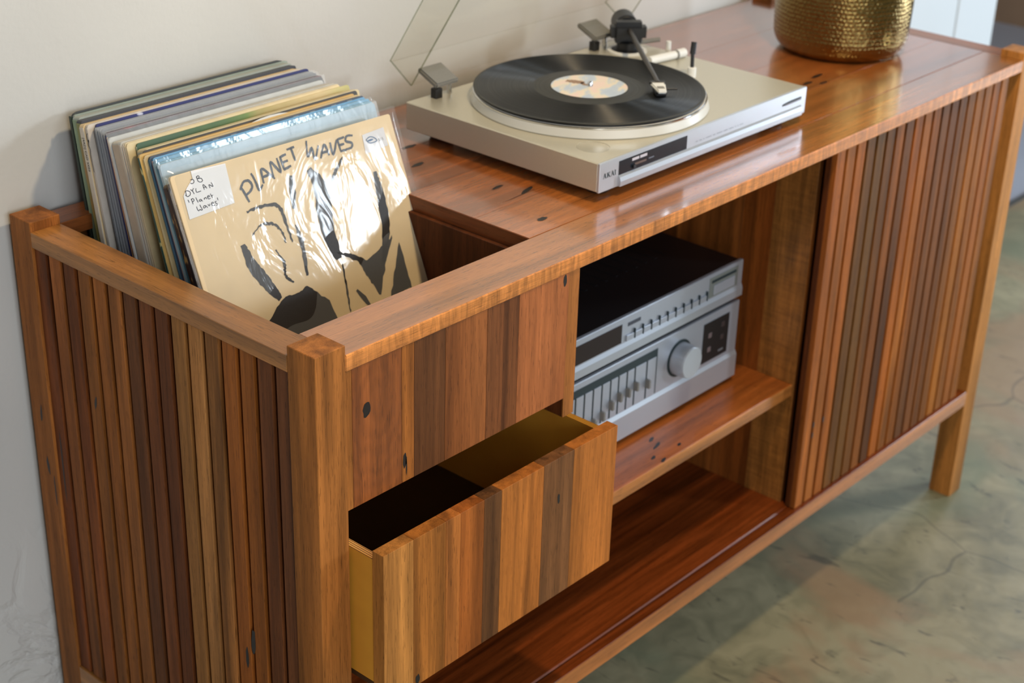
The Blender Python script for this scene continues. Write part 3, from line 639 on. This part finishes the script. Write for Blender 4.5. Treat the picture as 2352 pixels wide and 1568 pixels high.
fin('ink_artwork', bm, INK, fs)
bm = bmesh.new(); poly(bm, STICKER, lambda u, v_: Vector((u/1000, -.0006, (v_+off)/1000)), 0)
stk = fin('note_label', bm, SK, fs)
bm = bmesh.new()
for s in NOTE: ribbon(bm, s, .75, fv, .1)
fin('handwriting', bm, PEN, stk)
bm = bmesh.new(); poly(bm, [(266, 292), (300, 294), (300, 272), (264, 270)], lambda u, v_: Vector((u/1000, -.0005, (v_+off)/1000)))
pl = fin('price_label', bm, plain('pale_price_label', S(212, 210, 212), .4), fs)
bm = bmesh.new(); ribbon(bm, PRICE+[PRICE[0]], 1.1, fv, .1); ribbon(bm, [(271, 283.6), (280, 283.8)], 2.4, fv, .6)
fin('fish_mark', bm, plain('blue_ink', S(92, 116, 146), .5), pl)
me = text_mesh('$15', .0052)
for v in me.vertices: v.co = Vector((v.co.x, 0, v.co.y))
link('price', me, plain('grey_ink', S(150, 148, 152), .5), pl, (.2875, -.0009, .2875))
spine_text(fs, 'BOB DYLAN   PLANET WAVES', .0030, .285, S(90, 76, 60), .0030)
fin('plastic_film', sheet_mesh(.3315, .3225, .0006, 60, 60, x0=-.0035, z0=.0, seed=5, edge_back=.0045), FILM, fs, smooth=True)

# ------------------------------------------------------------------ turntable
SILV = plain('champagne_silver_paint', S(200, 194, 176), .34, metal=.5, noise=.12, nscale=900)
SILVF = plain('brushed_aluminium_front', S(196, 202, 210), .30, metal=.55)
CHR = plain('polished_metal', S(220, 220, 222), .12, metal=1.0)
WHT = plain('white_plastic', S(226, 226, 222), .35); GREY = plain('grey_plastic', S(120, 118, 112), .5, noise=.3, nscale=800)
DKGL = plain('dark_panel', S(30, 38, 46), .2)
tt = empty('turntable', 'silver record player with its clear lid raised, on the cabinet top', 'turntable', (.5222, .0812, H), (0, 0, math.radians(-.28)))
TW, TD, Z0, Z1 = .4426, .3237, .0123, .0488
def boolean(o, cutter):
    md = o.modifiers.new('b', 'BOOLEAN'); md.object = cutter; md.operation = 'DIFFERENCE'; md.solver = 'EXACT'
    dg = bpy.context.evaluated_depsgraph_get(); dg.update()
    me = bpy.data.meshes.new_from_object(o.evaluated_get(dg)); o.modifiers.clear(); o.data = me
    bpy.data.objects.remove(cutter)
pl_ = box('plinth', 0, TW, .0035, TD, Z0, Z1, SILV, tt, bev=.0012)
cut = lathe('cutter', [(.0205, -.004), (.0205, .02)], None, tt, (.0413, .0450, Z1), 48, smooth=False)
bpy.context.view_layer.update(); boolean(pl_, cut)
if not pl_.data.materials: pl_.data.materials.append(SILV)
lathe('adapter_well', [(.0204, .0039), (.0190, .0006), (.0185, .0004), (.0183, .0), (.0, .0)], plain('well_silver', S(196, 190, 172), .25, metal=.5), tt, (.0413, .0450, Z1-.0042), 48)
fp_ = box('fascia', -.0004, TW+.0004, -.0002, .0036, Z0, Z1+.0003, SILVF, tt, bev=.0006)
box('display_window', .0355, .1712, -.0007, .0004, .0265, .0440, DKGL, fp_, bev=.0002)
bar = None
bm = bmesh.new(); prof = [(-.0002, Z0+.0003), (-.0036, Z0+.0003), (-.0042, .0190), (-.0028, .0242), (-.0002, .0262)]
V0 = [bm.verts.new((.0355, p[0], p[1])) for p in prof]; V1 = [bm.verts.new((.4310, p[0], p[1])) for p in prof]
bm.faces.new(V0); bm.faces.new(V1[::-1])
for i in range(5): bm.faces.new((V0[i], V0[(i+1) % 5], V1[(i+1) % 5], V1[i]))
bmesh.ops.recalc_face_normals(bm, faces=bm.faces)
fin('control_bar', bm, SILVF, tt)
bm = bmesh.new(); addbox(bm, .060, .0735, -.0011, -.0006, .0385, .0418); addbox(bm, .0755, .089, -.0011, -.0006, .0385, .0418)
fin('indicator', bm, plain('pale_indicator', S(200, 196, 204), .4), fp_)
bm = bmesh.new(); addbox(bm, .061, .0655, -.0032, -.0006, .0295, .0335); fin('slider', bm, BLACK, fp_)
box('slider_track', .0655, .0885, -.0010, -.0006, .0318, .0345, plain('bronze_track', S(96, 76, 66), .4), fp_, bev=0)
bm = bmesh.new(); addbox(bm, .093, .1035, -.0010, -.0006, .0330, .0345); fin('printed_mark', bm, plain('grey_print', S(110, 116, 128), .4), fp_)
bm = bmesh.new(); ribbon(bm, [(.385, .0345), (.400, .0362), (.431, .0368)], .0026, lambda u, v_: Vector((u, -.0005, v_)), 0); fin('lever_slot', bm, BLACK, fp_)
bm = bmesh.new(); rod(bm, (.389, -.0012, .0345), (.428, -.0012, .0352), .0009, seg=8); fin('lever', bm, CHR, fp_)
# maker's name, serif capitals
bm = bmesh.new(); AF = lambda u, v_: Vector((.0065+u/1000, -.0006, .0292+v_/1000))
def serifA(x0):
    ribbon(bm, [(x0, 0), (x0+2.6, 6)], .55, AF, 0, 1); ribbon(bm, [(x0+2.6, 6), (x0+4.8, 0)], 1.35, AF, 0, 1); ribbon(bm, [(x0+1.2, 2.1), (x0+3.8, 2.1)], .45, AF, 0, 1)
    ribbon(bm, [(x0-.9, 0), (x0+.9, 0)], .4, AF, 0, 1); ribbon(bm, [(x0+3.6, 0), (x0+6, 0)], .4, AF, 0, 1)
serifA(0)
ribbon(bm, [(8, 0), (8, 6)], 1.3, AF, 0, 1); ribbon(bm, [(8.3, 2.6), (11.6, 6)], .55, AF, 0, 1); ribbon(bm, [(9.6, 3.6), (12.0, 0)], 1.3, AF, 0, 1)
for xx in (8, 11.6): ribbon(bm, [(xx-1.1, 6), (xx+1.1, 6)], .4, AF, 0, 1)
for xx in (8, 12.2): ribbon(bm, [(xx-1.1, 0), (xx+1.2, 0)], .4, AF, 0, 1)
serifA(14.6)
ribbon(bm, [(22.4, 0), (22.4, 6)], 1.3, AF, 0, 1); ribbon(bm, [(21.2, 6), (23.6, 6)], .4, AF, 0, 1); ribbon(bm, [(21.2, 0), (23.6, 0)], .4, AF, 0, 1)
fin('lettering', bm, plain('ink_teal_black', S(30, 52, 56), .4), fp_)
bm = bmesh.new()
x = .190
random.seed(3)
while x < .292:
    wv_ = random.uniform(.001, .0034); ribbon(bm, [(x, 0), (x+wv_, 0)], .0009, lambda u, v_: Vector((u, -.0004, .0312+v_)), 0); x += wv_+random.choice([.0006, .0008, .0035])
fin('fine_print', bm, plain('grey_print2', S(128, 138, 150), .4), fp_)
for fx in (.035, TW-.035):
    for fy in (.03, TD-.03): lathe('foot', [(.013, 0), (.016, .003), (.016, .0125)], BLACK, tt, (fx, fy, .0), 24)
cx, cy = .1790, .1645
pt = lathe('platter', [(.1556, .0), (.1560, .0010), (.1530, .0102), (.1510, .0112), (.1506, .0138), (.0, .0138)], plain('satin_platter', S(206, 204, 196), .35), tt, (cx, cy, Z1+.0004), 128)
lathe('platter_rim', [(.1508, .0), (.1524, .0003), (.1526, .0022), (.1514, .0028), (.1508, .0026)], CHR, pt, (cx, cy, Z1+.0112), 128)
lathe('rubber_mat', [(.1488, .0), (.1488, .0022), (.0, .0022)], BLACK, pt, (cx, cy, Z1+.0143), 96)
lathe('spindle', [(.0036, 0), (.0036, .007), (.0020, .0095), (0, .0100)], CHR, pt, (cx, cy, Z1+.0166), 20)
# tonearm
pv = Vector((.3960, .2740, 0)); hd = Vector((.2330, .0960, 0)); dr_ = (hd-pv).normalized(); sd = Vector((-dr_.y, dr_.x, 0))
ta = lathe('tonearm', [(.023, 0), (.023, .003), (.019, .0045), (.0155, .005), (.0155, .014), (.012, .016), (0, .016)], BLACK, tt, (pv.x, pv.y, Z1+.0001), 40)
lathe('base_ring', [(.0285, 0), (.0285, .0022), (.0225, .0030), (.0225, 0)], WHT, ta, (pv.x, pv.y, Z1+.0001), 40)
def rotbox(name, c, hx, hy, hz, ax, mat, parent, bev=.002, seg=3):
    bm = bmesh.new(); g = bmesh.ops.create_cube(bm, size=2)['verts']; bmesh.ops.scale(bm, vec=(hx, hy, hz), verts=g)
    bmesh.ops.bevel(bm, geom=bm.edges[:], offset=bev, segments=seg, affect='EDGES')
    bmesh.ops.rotate(bm, verts=bm.verts, matrix=Matrix.Rotation(math.atan2(ax.y, ax.x), 3, 'Z'))
    return fin(name, bm, mat, parent, c, smooth=False)
rotbox('pivot_housing', (pv.x, pv.y, Z1+.0290), .0145, .0255, .0150, dr_, BLACK, ta, .007, 4)
bm = bmesh.new(); rod(bm, pv-dr_*.012+Vector((0, 0, Z1+.031)), pv-dr_*.052+Vector((0, 0, Z1+.031)), .0175, seg=32)
bmesh.ops.bevel(bm, geom=[e for e in bm.edges if len(e.link_faces) == 2 and e.calc_face_angle(0) > 1], offset=.003, segments=3, affect='EDGES')
fin('counterweight', bm, BLACK, ta)
bm = bmesh.new(); a0 = pv+Vector((0, 0, Z1+.0335)); a1 = hd+Vector((0, 0, Z1+.0275)); rod(bm, a0, a1, .0037, .0034, seg=16)
fin('arm_tube', bm, plain('dark_bronze_tube', S(54, 50, 46), .35, metal=.3), ta)
bm = bmesh.new(); rod(bm, pv+sd*-.012+Vector((0, 0, Z1+.009)), pv+Vector((.052, -.018, Z1+.011)), .0035, seg=12); fin('antiskate_arm', bm, GREY, ta)
hc = hd+dr_*.016
hs = rotbox('headshell', (hc.x, hc.y, Z1+.0262), .0200, .0100, .0022, dr_, WHT, ta, .0018, 2)
for v in hs.data.vertices:      # narrow the nose
    c_ = Matrix.Rotation(-math.atan2(dr_.y, dr_.x), 3, 'Z') @ v.co
    if c_.x > .012: c_.y *= .55
    v.co = Matrix.Rotation(math.atan2(dr_.y, dr_.x), 3, 'Z') @ c_
rotbox('cartridge', (hc.x, hc.y, Z1+.0212), .0125, .0070, .0029, dr_, BLACK, ta, .001, 1)
rotbox('headshell_mark', (hc.x+dr_.x*.006, hc.y+dr_.y*.006, Z1+.0285), .0045, .0045, .0004, dr_, GREY, ta, .0002, 1)
rotbox('finger_lift', (hc.x+sd.x*.015, hc.y+sd.y*.015, Z1+.0245), .0012, .0080, .0010, dr_, BLACK, ta, .0004, 1)
rotbox('head_collar', (hd.x-dr_.x*.003, hd.y-dr_.y*.003, Z1+.0268), .0045, .0100, .0022, dr_, BLACK, ta, .001, 1)
# arm rest, cue lever
ar = Vector((.3640, .2055, Z1)); 
bm = bmesh.new(); rod(bm, ar+Vector((0, .004, .0062)), ar+Vector((.052, -.003, .0062)), .0058, seg=20); ab = fin('arm_rest', bm, WHT, tt, smooth=False)
bm = bmesh.new(); rod(bm, ar+Vector((.054, -.003, .0064)), ar+Vector((.070, -.005, .0064)), .0064, seg=20); fin('arm_rest_end', bm, WHT, ab)
bm = bmesh.new(); rod(bm, ar+Vector((.051, -.0028, .0062)), ar+Vector((.0545, -.0032, .0062)), .0066, seg=20); fin('clip_ring', bm, GREY, ab)
bm = bmesh.new(); rod(bm, ar+Vector((.060, .016, 0)), ar+Vector((.060, .016, .020)), .0040, .0034, seg=16); fin('post', bm, WHT, tt)
cl = lathe('cue_lever', [(.0062, 0), (.0062, .0125), (.0050, .0135), (0, .0135)], WHT, tt, (.3640, .1360, Z1), 20)
bm = bmesh.new(); rod(bm, (.3640, .1360, Z1+.0130), (.3650, .1375, Z1+.033), .0026, seg=10); fin('lever_stem', bm, BLACK, cl)
bm = bmesh.new(); rod(bm, (.3650, .1375, Z1+.031), (.3690, .1390, Z1+.047), .0042, .0040, seg=12); fin('lever_grip', bm, BLACK, cl)
# lid
m, nt, b = newmat('clear_acrylic'); lk = nt.links.new; nt.nodes.remove(b)
tr = N(nt, 'ShaderNodeBsdfTransparent'); tr.inputs[0].default_value = (.99, .985, .965, 1)
gl = N(nt, 'ShaderNodeBsdfGlossy'); gl.inputs['Roughness'].default_value = .03
fr_ = N(nt, 'ShaderNodeLayerWeight'); fr_.inputs['Blend'].default_value = .5
mx = N(nt, 'ShaderNodeMixShader'); lk(math_(nt, 'MULTIPLY_ADD', math_(nt, 'POWER', fr_.outputs['Facing'], 5.0), .3, .03, clamp=True), mx.inputs[0]); lk(tr.outputs[0], mx.inputs[1]); lk(gl.outputs[0], mx.inputs[2]); lk(mx.outputs[0], nt.nodes['Material Output'].inputs[0])
ACR = m
m, nt, b = newmat('acrylic_cut_edge'); lk = nt.links.new; nt.nodes.remove(b)
tr = N(nt, 'ShaderNodeBsdfTransparent'); tr.inputs[0].default_value = (.80, .82, .76, 1); gl = N(nt, 'ShaderNodeBsdfGlossy'); gl.inputs['Roughness'].default_value = .1
mx = N(nt, 'ShaderNodeMixShader'); mx.inputs[0].default_value = .12; lk(tr.outputs[0], mx.inputs[1]); lk(gl.outputs[0], mx.inputs[2]); lk(mx.outputs[0], nt.nodes['Material Output'].inputs[0])
ACE = m
# lid axes in turntable space: g runs up the plate, p runs from the plate towards its open side
g = Vector((0, -.545, .839)); p_ = Vector((0, -.839, -.545)); o0 = Vector((0, .4362-.0812, .0959))
LT = .361; SKD = .0455; th = .0026
def slab(bm, x0, x1, g0, g1, q0, q1):
    vs = [bm.verts.new(o0+Vector((x, 0, 0))+g*a_+p_*q) for x in (x0, x1) for a_ in (g0, g1) for q in (q0, q1)]
    for f_ in ((0, 1, 3, 2), (4, 6, 7, 5), (0, 4, 5, 1), (2, 3, 7, 6), (0, 2, 6, 4), (1, 5, 7, 3)): bm.faces.new([vs[k] for k in f_])
bm = bmesh.new(); slab(bm, .002, TW+.002, 0, LT, 0, th); bmesh.ops.recalc_face_normals(bm, faces=bm.faces)
lid = fin('lid', bm, ACR, tt)
for nm, a in (('lid_side', (.002, .002+th, th, LT-th, th, SKD)), ('lid_side', (TW+.002-th, TW+.002, th, LT-th, th, SKD)), ('lid_side', (.002, TW+.002, 0, th, th, SKD)), ('lid_side', (.002, TW+.002, LT-th, LT, th, SKD))):
    bm = bmesh.new(); slab(bm, *a); bmesh.ops.recalc_face_normals(bm, faces=bm.faces); fin(nm, bm, ACR, lid)
e = .0005
for xx in (.002, TW+.002-th):
    for a in ((xx-e*.3, xx+th+e*.3, 0, LT, SKD-e, SKD+e*.6), (xx-e*.3, xx+th*.8, -e, LT, -e*.6, e), (xx-e*.3, xx+th*.8, -e, e, e, SKD-e)):
        bm = bmesh.new(); slab(bm, *a); bmesh.ops.recalc_face_normals(bm, faces=bm.faces); fin('lid_edge', bm, ACE, lid)
for hx_ in (.0560, .3790):
    bm = bmesh.new(); gq = bmesh.ops.create_cube(bm, size=1)['verts']; bmesh.ops.scale(bm, vec=(.042, .038, .0075), verts=gq)
    bmesh.ops.bevel(bm, geom=bm.edges[:], offset=.002, segments=2, affect='EDGES')
    bmesh.ops.rotate(bm, verts=bm.verts, matrix=Matrix.Rotation(math.radians(24), 3, 'X'))
    hg = fin('hinge', bm, GREY, tt, (hx_, .3205, Z1+.0245))
    bm = bmesh.new(); rod(bm, (hx_-.012, .3110, Z1-.002), (hx_-.012, .3140, Z1+.0225), .0035, seg=10); rod(bm, (hx_+.012, .3110, Z1-.002), (hx_+.012, .3140, Z1+.0225), .0035, seg=10); fin('hinge_pin', bm, CHR, hg)
    box('hinge_block', hx_-.020, hx_-.008, .3040, .3150, Z1-.001, Z1+.013, BLACK, hg, bev=.001)

# the record being played
m, nt, b = newmat('black_vinyl_grooves'); lk = nt.links.new
tc = N(nt, 'ShaderNodeTexCoord'); vl = N(nt, 'ShaderNodeVectorMath', operation='LENGTH')
mp = N(nt, 'ShaderNodeMapping'); mp.inputs['Scale'].default_value = (1, 1, 0); lk(tc.outputs['Object'], mp.inputs['Vector']); lk(mp.outputs[0], vl.inputs[0])
no = N(nt, 'ShaderNodeTexNoise', noise_dimensions='1D'); no.inputs['Scale'].default_value = 420; no.inputs['Detail'].default_value = 3; lk(vl.outputs['Value'], no.inputs['W'])
grv = math_(nt, 'GREATER_THAN', vl.outputs['Value'], .0735); grv = math_(nt, 'MULTIPLY', grv, math_(nt, 'LESS_THAN', vl.outputs['Value'], .1475))
cr = N(nt, 'ShaderNodeMix', data_type='RGBA'); lk(grv, cr.inputs[0]); cr.inputs[6].default_value = S(34, 33, 26); cr.inputs[7].default_value = S(13, 13, 12); lk(cr.outputs[2], b.inputs['Base Color'])
lk(math_(nt, 'MULTIPLY_ADD', no.outputs['Fac'], .18, .40), b.inputs['Roughness'])
lk(math_(nt, 'MULTIPLY_ADD', grv, 1.0, .0), b.inputs['Anisotropic'])
tg = N(nt, 'ShaderNodeTangent', direction_type='RADIAL', axis='Z'); lk(tg.outputs[0], b.inputs['Tangent']); b.inputs['Anisotropic Rotation'].default_value = 0.25
b.inputs['Specular IOR Level'].default_value = .5
VIN = m
RX, RY = .7012, .2457; rz0 = H+Z1+.0004+.0138+.0026
rec = lathe('vinyl_record', [(.1508, .0004), (.1512, .0009), (.1508, .0014), (.1480, .0018), (.1470, .0014), (.0520, .0014), (.0510, .0018), (.0040, .0018)], VIN, None, (RX, RY, rz0), 160, smooth=True)
tag(rec, 'black vinyl record with a pastel cloud label, lying on the platter', 'record')
lab_m = ramp_print('pastel_sky_label', [(0, S(150, 172, 200)), (.46, S(186, 198, 212)), (.52, S(224, 214, 192)), (.6, S(230, 206, 196)), (1, S(234, 218, 190))], 1, (16, 42, 1), 4)
lb = lathe('record_label', [(0, .0), (.0500, .0), (.0500, .0002), (0, .0002)], lab_m, rec, (RX, RY, rz0+.0021), 96)
lb.rotation_euler = (0, 0, .5)
bm = bmesh.new(); fl = lambda u, v_: Vector((u/1000, v_/1000, 0))
ribbon(bm, [(-2, 34), (2, 24), (6, 14)], 13, fl, .3, jag=1.5); ribbon(bm, [(5, 16), (1, 9), (3, 5)], 6, fl, .2, jag=1)
fin('label_print', bm, plain('brown_print', S(150, 118, 92), .5, noise=.5, nscale=300), rec, (RX, RY, rz0+.0024))

# ------------------------------------------------------------------ hammered brass pot
m, nt, b = newmat('hammered_brass'); lk = nt.links.new
b.inputs['Metallic'].default_value = 1; b.inputs['Roughness'].default_value = .20
tc = N(nt, 'ShaderNodeTexCoord'); no = N(nt, 'ShaderNodeTexNoise'); no.inputs['Scale'].default_value = 9; no.inputs['Detail'].default_value = 3; lk(tc.outputs['Object'], no.inputs['Vector'])
cr = N(nt, 'ShaderNodeMix', data_type='RGBA'); lk(no.outputs['Fac'], cr.inputs[0]); cr.inputs[6].default_value = S(118, 98, 54); cr.inputs[7].default_value = S(158, 134, 84); lk(cr.outputs[2], b.inputs['Base Color'])
BRASS = m
def pot():
    Rr, Hh = .1045, .215; nu, nv = 720, 200
    prof = []
    for j in range(nv+1):
        s = j/nv
        z = s*Hh
        if z < .034: r = .080+(Rr-.080)*math.sqrt(max(0, 1-((.034-z)/.034)**2))
        else: r = Rr+.002*math.sin((z-.034)/(Hh-.034)*PI)
        prof.append((r, z))
    rows = 34; per = 104
    vs = []; fs = []
    jit = rng.uniform(-.22, .22, (rows+3, per, 2)); dep = rng.uniform(.6, 1.3, (rows+3, per))
    for j, (r, z) in enumerate(prof):
        fv_ = z/Hh*rows; ri = int(fv_)
        for k in range(nu):
            fu_ = k/nu*per; best = 9; bd = 1
            for rj in (ri-1, ri, ri+1):
                if rj < 0 or rj > rows: continue
                off = .5*(rj % 2); c0 = int(fu_-off)
                for ck in (c0, c0+1) if True else ():
                    jj = jit[rj, ck % per]; du = fu_-off-ck-jj[0]-.0; dv_ = fv_-rj-.5-jj[1]*.5
                    d2 = du*du+dv_*dv_
                    if d2 < best: best = d2; bd = dep[rj, ck % per]
            dd = .00060*bd*max(0, 1-best/.17) if z > .012 else 0
            a = 2*PI*k/nu; rr = r-dd; vs.append((rr*math.cos(a), rr*math.sin(a), z))
    for j in range(nv):
        for k in range(nu):
            k2 = (k+1) % nu; fs.append((j*nu+k, j*nu+k2, (j+1)*nu+k2, (j+1)*nu+k))
    fs.append(tuple(range(nu-1, -1, -1)))
    me = bpy.data.meshes.new('body'); me.from_pydata(vs, [], fs)
    for p in me.polygons: p.use_smooth = True
    return me
pr = empty('brass_pot', 'hammered brass pot standing on the right half of the cabinet top', 'pot', (1.3165, .2382, H+.0003))
link('body', pot(), BRASS, pr)
lathe('rim', [(.1045, .0), (.1062, .001), (.1062, .004), (.1045, .005), (.1005, .004), (.1005, -.190), (0, -.190)], BRASS, pr, (0, 0, .2145), 96)

# ------------------------------------------------------------------ the two hi-fi units on the shelf
HF = plain('hifi_aluminium', S(176, 182, 192), .33, metal=.45, noise=.08, nscale=900); CASE = plain('black_metal_case', S(24, 22, 24), .45, noise=.4, nscale=700)
LED = plain('hifi_ledge_aluminium', S(182, 188, 196), .3, metal=.5)
DKR = plain('smoked_window', S(34, 24, 28), .15); TEAL = plain('dark_slot', S(26, 44, 48), .5)
AX0, AX1, AY = .4565, .8960, .108
def ledge(root, z0, z1, out, x0=AX0, x1=AX1):
    bm = bmesh.new(); pf = [(AY+.0002, z0), (AY-out, z0), (AY-out, z1-.006), (AY+.0002, z1)]
    V0 = [bm.verts.new((x0, q[0], q[1])) for q in pf]; V1 = [bm.verts.new((x1, q[0], q[1])) for q in pf]
    bm.faces.new(V0); bm.faces.new(V1[::-1])
    for i in range(4): bm.faces.new((V0[i], V0[(i+1) % 4], V1[(i+1) % 4], V1[i]))
    bmesh.ops.recalc_face_normals(bm, faces=bm.faces); return fin('ledge', bm, LED, root)
am = empty('stereo_amplifier', 'silver amplifier with sliders and big round knob, lower unit on the shelf', 'amplifier')
bz0, bz1 = H-.3755, H-.2560
box('case', AX0+.002, AX1-.002, AY+.006, .41, bz0, bz1-.001, CASE, am)
face = box('front_panel', AX0, AX1, AY, AY+.0065, bz0, bz1, HF, am, bev=.001)
ledge(am, bz0+.0006, H-.3345, .0028)
# slider bay
bay = box('slider_bay', .485, .7045, AY-.0004, AY+.0002, H-.3335, H-.2650, TEAL, am, bev=0)
sx_ = [.531, .549, .567, .585, .603, .620, .638, .655, .681]
edges = [.4865]+sx_+[.7030]
for i in range(len(edges)-1):
    box('slider_plate', edges[i]+.0017, edges[i+1]-.0017, AY-.0012, AY-.0003, H-.3330, H-.2765, HF, bay, bev=.0002)
zk = [-.322, -.322, -.325, -.321, -.312, -.306, -.306, -.303, -.309]
for xx, zz in zip(sx_, zk):
    box('slider_knob', xx-.0022, xx+.0022, AY-.0085, AY-.0008, H+zz-.0065, H+zz+.0065, GREY, bay, bev=.0008)
bm = bmesh.new(); kc = Vector((.7560, AY, H-.2985)); rod(bm, kc, kc+Vector((0, -.0225, 0)), .0240, .0228, seg=48)
bmesh.ops.bevel(bm, geom=[e for e in bm.edges if e.calc_face_angle(0) > 1], offset=.0012, segments=2, affect='EDGES')
kn = fin('volume_knob', bm, LED, am)
bm = bmesh.new(); rod(bm, kc+Vector((0, .0004, 0)), kc+Vector((0, -.0006, 0)), .0275, seg=48); fin('knob_recess', bm, TEAL, kn)
dp = box('selector_window', .8105, .8720, AY-.0006, AY+.0002, H-.3290, H-.2672, BLACK, am, bev=0)
for i, (dx, dz) in enumerate(((.016, -.020), (.046, -.012), (.016, -.042), (.046, -.032))):
    box('selector_button', .8105+dx-.004, .8105+dx+.004, AY-.0014, AY-.0005, H-.2672+dz-.005, H-.2672+dz+.003, plain('button_grey', S(110, 96, 96) if i % 2 == 0 else S(60, 50, 50), .4), dp, bev=.0004)
bm = bmesh.new(); addbox(bm, .850, .862, AY-.0010, AY-.0006, H-.322, H-.319); fin('printed_mark', bm, plain('grey_print3', S(110, 110, 112), .4), dp)
for fx in (AX0+.04, AX1-.03):
    for fy in (AY+.03, .37): lathe('foot', [(.010, 0), (.012, .002), (.012, .0086)], BLACK, am, (fx, fy, H-.3840), 20)
tu = empty('stereo_tuner', 'slim silver tuner with a smoked dial window, stacked on the amplifier', 'tuner')
cz0, cz1 = H-.2480, H-.1930
box('case', AX0+.002, AX1-.002, AY+.006, .40, cz0, cz1-.001, CASE, tu)
face = box('front_panel', AX0, AX1, AY, AY+.0065, cz0, cz1, HF, tu, bev=.001)
ledge(tu, cz0+.0006, H-.2300, .0022)
dw = box('dial_window', .475, .6210, AY-.0005, AY+.0002, H-.2285, H-.2015, DKR, tu, bev=0)
box('name_plate', .6335, .6600, AY-.0006, AY+.0002, H-.2085, H-.2035, plain('dark_name_plate', S(60, 64, 74), .4), tu, bev=0)
for i in range(10):
    box('preset_button', .6300+i*.0180, .6300+i*.0180+.0158, AY-.0024, AY+.0001, H-.2290, H-.2205, HF, tu, bev=.0006)
    box('button_divider', .6466+i*.0180, .6476+i*.0180, AY-.0030, AY+.0001, H-.2292, H-.2150, TEAL, tu, bev=0)
rc = box('side_display', .8150, .8830, AY-.0006, AY+.0002, H-.2285, H-.1985, plain('grey_recess', S(130, 136, 132), .35, metal=.3), tu, bev=0)
box('display_slot', .8200, .8780, AY-.0011, AY-.0005, H-.2070, H-.2030, TEAL, rc, bev=0); box('display_key', .8250, .8750, AY-.0020, AY-.0005, H-.2260, H-.2110, HF, rc, bev=.0005)
for i in range(16):
    box('vent_slot', .50+i*.022, .505+i*.022, AY+.09, AY+.26, cz1-.0012, cz1-.0006, BLACK, tu, bev=0)
for fx in (AX0+.04, AX1-.03):
    for fy in (AY+.03, .36): lathe('foot', [(.010, 0), (.012, .002), (.012, .0078)], BLACK, tu, (fx, fy, H-.2560), 20)
